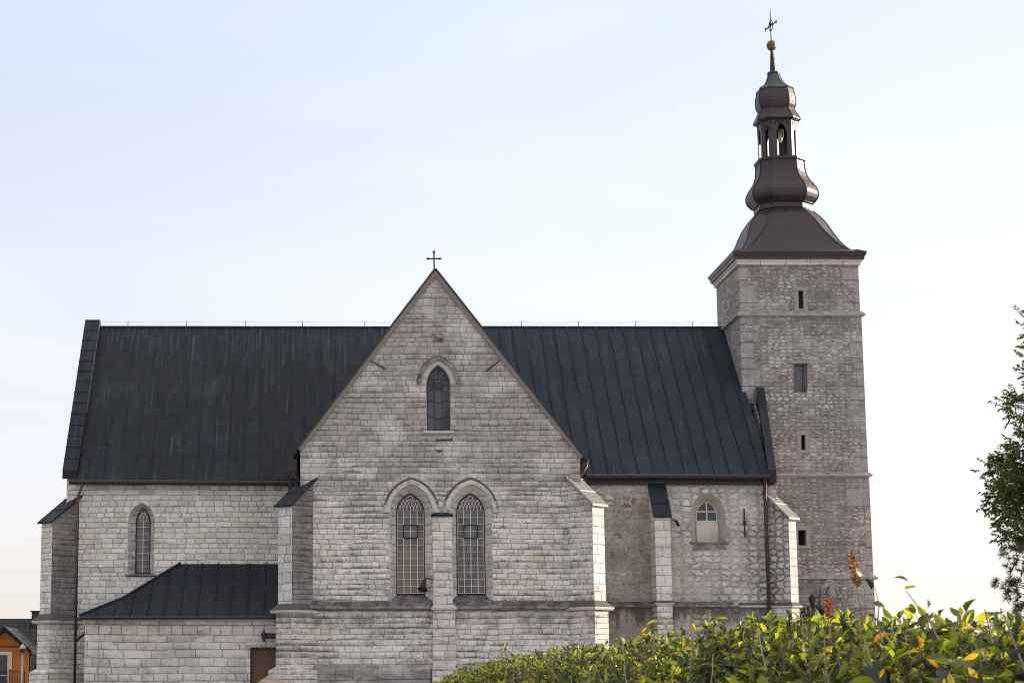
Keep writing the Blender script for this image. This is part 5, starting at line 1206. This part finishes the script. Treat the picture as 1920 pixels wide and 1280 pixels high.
hm = leaf_mat('hedge leaf', back=True, trans=0.52, rough=0.40, spec=0.5, stops=[(0.0, (0.008, 0.016, 0.011)), (0.45, (0.018, 0.033, 0.017)), (0.60, (0.065, 0.100, 0.022)), (0.74, (0.17, 0.215, 0.028)), (0.982, (0.34, 0.36, 0.04)), (0.99, (0.36, 0.30, 0.04)), (1.0, (0.34, 0.17, 0.03))])
leaf_mesh('foliage', pos, dirs, ups, size, hm, hedge, 0.95)
sm = MB()
for k in range(450):
    d = 4.0 + 26 * random.random() ** 1.5; x = 1.60 + random.random() * 0.45; z = hedge_top(d) - random.uniform(0.0, 0.2)
    a = Vector((x, CAMY + d, z)); b = a + Vector((random.uniform(-.05, .05), random.uniform(-.05, .05), -random.uniform(0.10, 0.3)))
    sm.tube([b, (a + b) / 2 + Vector((random.uniform(-.008, .008), 0, 0)), a], [0.0034, 0.0030, 0.0024], 4)
for k in range(160):
    d = 4.0 + 27 * random.random(); x = 1.75 + random.random() * 0.8; sm.tube([(x, CAMY + d, -0.8), (x + random.uniform(-.1, .1), CAMY + d, hedge_top(d) - 0.15)], [0.012, 0.005], 5)
tw = leaf_mat('hedge twig', [(0, (0.07, 0.035, 0.025)), (0.6, (0.20, 0.11, 0.08)), (1, (0.46, 0.33, 0.26))], trans=0.05)
obj('stems', sm, tw, hedge); obj('twigs', twigs, tw, hedge)
# long shoots standing above the hedge, each with its few leaves
shoots = [(1612, 1150, 1608, 1068, 5.6, [(1620, 1078, 26), (1606, 1102, 25), (1634, 1105, 25), (1612, 1128, 16), (1636, 1130, 20)]),
          (1760, 1160, 1698, 1106, 5.3, [(1698, 1104, 24), (1704, 1090, 24), (1740, 1138, 16)]), (1812, 1150, 1816, 1148, 5.1, [(1812, 1148, 30)]),
          (1655, 1165, 1640, 1100, 5.5, [(1650, 1165, 24), (1675, 1160, 26)]), (1860, 1165, 1846, 1140, 4.9, [(1846, 1146, 34), (1862, 1152, 30)]),
          (1236, 1175, 1240, 1145, 10.2, [(1238, 1165, 22), (1250, 1168, 14)]), (1365, 1170, 1366, 1140, 8.4, [(1366, 1160, 34), (1352, 1168, 24)]),
          (1425, 1165, 1420, 1140, 7.8, [(1420, 1160, 24), (1472, 1160, 26), (1440, 1168, 20)]), (1080, 1215, 1072, 1182, 13.6, [(1072, 1190, 9), (1078, 1198, 9), (1084, 1202, 8)]),
          (945, 1235, 941, 1208, 18.4, [(941, 1214, 10), (948, 1220, 9)]), (1505, 1165, 1500, 1145, 7.0, [(1500, 1160, 26), (1520, 1164, 22)]), (1700, 1170, 1712, 1150, 5.4, [(1735, 1168, 24), (1715, 1160, 22)])]
def W3(px, py, d): x, z = P(px, py, CAMY + d); return Vector((x, CAMY + d, z))
for (x0, y0, x1, y1, d, lv) in shoots:
    a, b = W3(x0, y0 + 40, d), W3(x1, y1, d); k_ = (b - a).length
    m1 = a.lerp(b, 0.35) + Vector((random.uniform(-.12, .12) * k_, 0, 0)); m2 = a.lerp(b, 0.7) + Vector((random.uniform(-.10, .10) * k_, 0, 0)); st2 = MB(); st2.tube([a, m1, m2, b], [0.0024, 0.002, 0.0015, 0.001], 5)
    sh = obj('shoot', st2, tw, hedge)
    lp = [W3(x_, y_, d) for x_, y_, _ in lv]; dd = [Vector((random.uniform(-1, 1), random.uniform(-.5, .5), random.uniform(-0.2, 0.9))) for _ in lv]
    leaf_mesh('shoot_leaves', np.array(lp), np.array(dd), rand_dirs(len(lp), 0.8), np.array([s_ * 1.15 * d / F for _, _, s_ in lv]), hm, sh, 0.9)
# yellow dying leaves near the right edge
yl = [(1775, 1215, 40), (1755, 1225, 34), (1865, 1250, 40), (1830, 1260, 46), (1880, 1180, 38), (1862, 1172, 34), (1885, 1225, 38), (1790, 1235, 30), (1820, 1270, 40), (1700, 1270, 24), (1370, 1150, 30), (1335, 1170, 24), (1240, 1185, 18)]
yp = [W3(x, y, 4.75 if x > 1600 else 8.6) + Vector((-0.06 if x > 1600 else -0.08, 0, 0)) for x, y, s in yl]
ym_ = leaf_mat('yellowing leaf', [(0, (0.40, 0.34, 0.03)), (0.6, (0.46, 0.31, 0.03)), (1, (0.40, 0.19, 0.03))])
leaf_mesh('yellow_leaves', np.array(yp), rand_dirs(len(yp), 0.6), rand_dirs(len(yp), 0.3), np.array([s * 0.8 * (4.8 if x_ > 1600 else 8.6) / F for x_, _, s in yl]), ym_, hedge, 0.7)

# ---- two rusty seed heads above the hedge
def seed_head(x0, y0, x1, y1, d, stem_to, label, wpx):
    T = thing('dock_stalk', label, 'weed', 'rusty seed stalks above the hedge'); a, b = W3(x0, y0, d), W3(x1, y1, d)
    mb = MB(); s = W3(stem_to[0], stem_to[1], d); mb.tube([s, (s + b) / 2 + Vector((.003, 0, 0)), b, a], [0.0022, 0.002, 0.0018, 0.001], 5); obj('stem', mb, simple('red brown stalk', (0.22, 0.075, 0.03), 0.7), T) if 'red brown stalk' not in bpy.data.materials else obj('stem', mb, bpy.data.materials['red brown stalk'], T)
    n = 150; tt = rng.random(n); r = wpx * d / F * (0.35 + 0.75 * np.sin(np.pi * (0.12 + 0.85 * tt)))
    ps = np.array(a)[None] * (1 - tt[:, None]) + np.array(b)[None] * tt[:, None]; an = rng.random(n) * 6.283
    ps[:, 0] += np.cos(an) * r * rng.random(n) ** .5 * 0.5; ps[:, 1] += np.sin(an) * r * 0.5
    leaf_mesh('seed_head', ps, rand_dirs(n, 0.9), rand_dirs(n), rng.uniform(0.006, 0.012, n), leaf_mat('rusty seed', [(0, (0.09, 0.028, 0.014)), (0.6, (0.19, 0.06, 0.02)), (1, (0.36, 0.14, 0.04))], 0.4), T)
seed_head(1597, 1036, 1606, 1094, 5.6, (1616, 1180), 'taller rusty brown seed stalk rising in front of the tower', 13)
seed_head(1556, 1120, 1553, 1158, 6.2, (1554, 1200), 'shorter rusty seed stalk low in front of the statue niche', 18)

# ---- trees at the right edge
ash = thing('ash_tree', 'feathery green broadleaf tree reaching in from the right edge', 'tree')
YA = -36.0
t = leaf_mat('ash leaflet', [(0, (0.035, 0.050, 0.022)), (0.5, (0.065, 0.088, 0.030)), (0.9, (0.12, 0.14, 0.038)), (1, (0.20, 0.20, 0.05))], trans=0.42)
tx, tzb = X(2050, 900, YA), ground_h(YA)
bk = simple('grey bark', (0.085, 0.07, 0.06), 0.9, var=0.35, scale=5, bump=0.6)
clus = [(1917, 628, 16, 26), (1905, 712, 17, 30), (1918, 745, 12, 16), (1884, 832, 20, 40), (1905, 822, 18, 32), (1880, 862, 24, 60), (1905, 872, 28, 80), (1868, 900, 24, 60), (1895, 915, 28, 80), (1858, 935, 18, 34), (1880, 950, 28, 80), (1908, 955, 28, 80), (1872, 985, 22, 46), (1895, 990, 24, 50), (1912, 1010, 20, 40), (1916, 1035, 16, 26)]
for k in range(75):                                   # the rest of the crown, outside the picture
    a = random.random() * 6.28; r = random.random() ** .6
    clus.append((2080 + math.cos(a) * r * 150, 790 + math.sin(a) * r * 260, 34, 70))
cp_, cd_ = [], []; bt = MB()
trunk = [Vector((tx, YA, tzb - .2)), Vector((tx + .1, YA, 2.0)), Vector((tx - .05, YA + .1, 5.0)), Vector((tx, YA, 8.2))]
bt.tube(trunk, [0.28, 0.22, 0.15, 0.04], 9)
sc = lambda: 44.0 / F
for (px, py, rad, cnt) in clus:
    px += 22 if py > 790 else 3
    c = Vector((*P(px, py, YA),)).to_3d() if False else Vector((P(px, py, YA)[0], YA + random.uniform(-1.2, 1.2), P(px, py, YA)[1]))
    zt = max(1.5, min(7.8, c.z - 1.0)); root = Vector((tx, YA, zt)); mid = root.lerp(c, 0.6) + Vector((0, 0, 0.25)); bt.tube([root, mid, c], [0.05, 0.022, 0.006], 5)
    nt = max(8, int(cnt / 1.1))
    for q in range(nt):                               # twigs with paired leaflets
        off = Vector(rng.normal(size=3)) * rad * 44 / F * 0.50; e = c + off; dr = (off.normalized() * 0.7 + Vector((random.uniform(-.4, .2), random.uniform(-.4, .4), random.uniform(-0.3, 0.5)))).normalized()
        ln_ = random.uniform(0.10, 0.22); bt.tube([c + off * 0.3, e, e + dr * ln_], [0.005, 0.004, 0.002], 3)
        side = dr.cross(Vector((random.uniform(-.3, .3), random.uniform(-.3, .3), 1))).normalized()
        for j in range(5):
            b0 = e + dr * ln_ * (0.2 + 0.2 * j)
            for s in (-1, 1): cp_.append(b0 + dr * 0.02 * s); cd_.append(dr * 0.6 + side * s + Vector((0, 0, -0.25)))
        cp_.append(e + dr * ln_); cd_.append(dr)
obj('branches', bt, bk, ash)
n = len(cp_); leaf_mesh('crown', np.array(cp_), np.array(cd_), rand_dirs(n, 1.3), rng.uniform(0.06, 0.12, n), t, ash, 0.8)

pine = thing('pine_tree', 'dark long needled pine showing at the right edge below the broadleaf tree', 'tree')
YP = -44.0; px0 = X(2010, 1100, YP); zb_ = ground_h(YP)
bt = MB(); bt.tube([(px0, YP, zb_ - .2), (px0, YP, 1.6), (px0 + .05, YP, 3.4)], [0.14, 0.09, 0.02], 8)
tufts = []
pcl = [(1882, 1032, 12), (1892, 1042, 16), (1905, 1050, 18), (1916, 1060, 18), (1900, 1066, 14), (1862, 1092, 11), (1874, 1094, 14), (1886, 1088, 15), (1900, 1095, 17), (1914, 1085, 16), (1880, 1108, 13), (1895, 1120, 16), (1910, 1115, 18), (1892, 1138, 15), (1906, 1142, 18), (1917, 1135, 18), (1900, 1156, 16), (1916, 1160, 18)]
for k in range(70):
    y = random.uniform(960, 1290); pcl.append((2010 + random.uniform(-1, 1) * (30 + (y - 960) * 0.3), y, 20))
for (px, py, rad) in pcl:
    px += 8
    c = Vector((P(px, py, YP)[0], YP + random.uniform(-.5, .5), P(px, py, YP)[1])); root = Vector((px0, YP, max(0.1, min(3.2, c.z - 0.1)))); bt.tube([root, root.lerp(c, 0.6) - Vector((0, 0, 0.06)), c], [0.025, 0.014, 0.006], 4)
    for q in range(4): tufts.append((c + Vector(rng.normal(size=3)) * rad * 36 / F * 0.35, (c - root).normalized() + Vector((0, 0, 0.5))))
obj('branches', bt, bk, pine)
nd = MB()
pp, dd_ = [], []
for (c, d) in tufts:
    k = 46; v = rng.normal(size=(k, 3)); v /= np.linalg.norm(v, axis=1, keepdims=True); v += np.array(d) * 0.6
    pp.append(np.repeat(np.array(c)[None], k, 0)); dd_.append(v)
pp = np.concatenate(pp); dd_ = np.concatenate(dd_); n = len(pp)
nt_ = (np.array([(-0.035, 0, 0), (0.035, 0, 0), (0.03, 0.6, 0), (0, 1, 0), (-0.03, 0.6, 0)], float), [(0, 1, 2, 3, 4)])
leaf_mesh('needles', pp, dd_, rand_dirs(n), rng.uniform(0.09, 0.15, n), leaf_mat('pine needle', [(0, (0.016, 0.024, 0.014)), (0.7, (0.035, 0.048, 0.022)), (1, (0.06, 0.075, 0.03))], 0.15), pine, 0.7, [nt_])

fir = thing('young_conifer', 'tiny spiky conifer top just above the hedge near the right edge', 'tree')
c0 = W3(1878, 1170, 22.0); c1 = W3(1876, 1139, 22.0); pp, dd_ = [], []; bt = MB(); bt.tube([(c0.x, c0.y, -0.8), c0, c1], [0.03, 0.012, 0.003], 5); obj('trunk', bt, bk, fir)
for k in range(900):
    q = random.random() ** 0.5; base_ = c1.lerp(Vector((c0.x, c0.y, -0.8)), q); a = random.random() * 6.283; r = q * 0.55 * random.random()
    pp.append(base_ + Vector((math.cos(a) * r, math.sin(a) * r, r * 0.3))); dd_.append(Vector((math.cos(a), math.sin(a), 0.7)))
leaf_mesh('needles', np.array(pp), np.array(dd_), rand_dirs(900), rng.uniform(0.03, 0.06, 900), bpy.data.materials['pine needle'], fir, 1.0, [nt_])
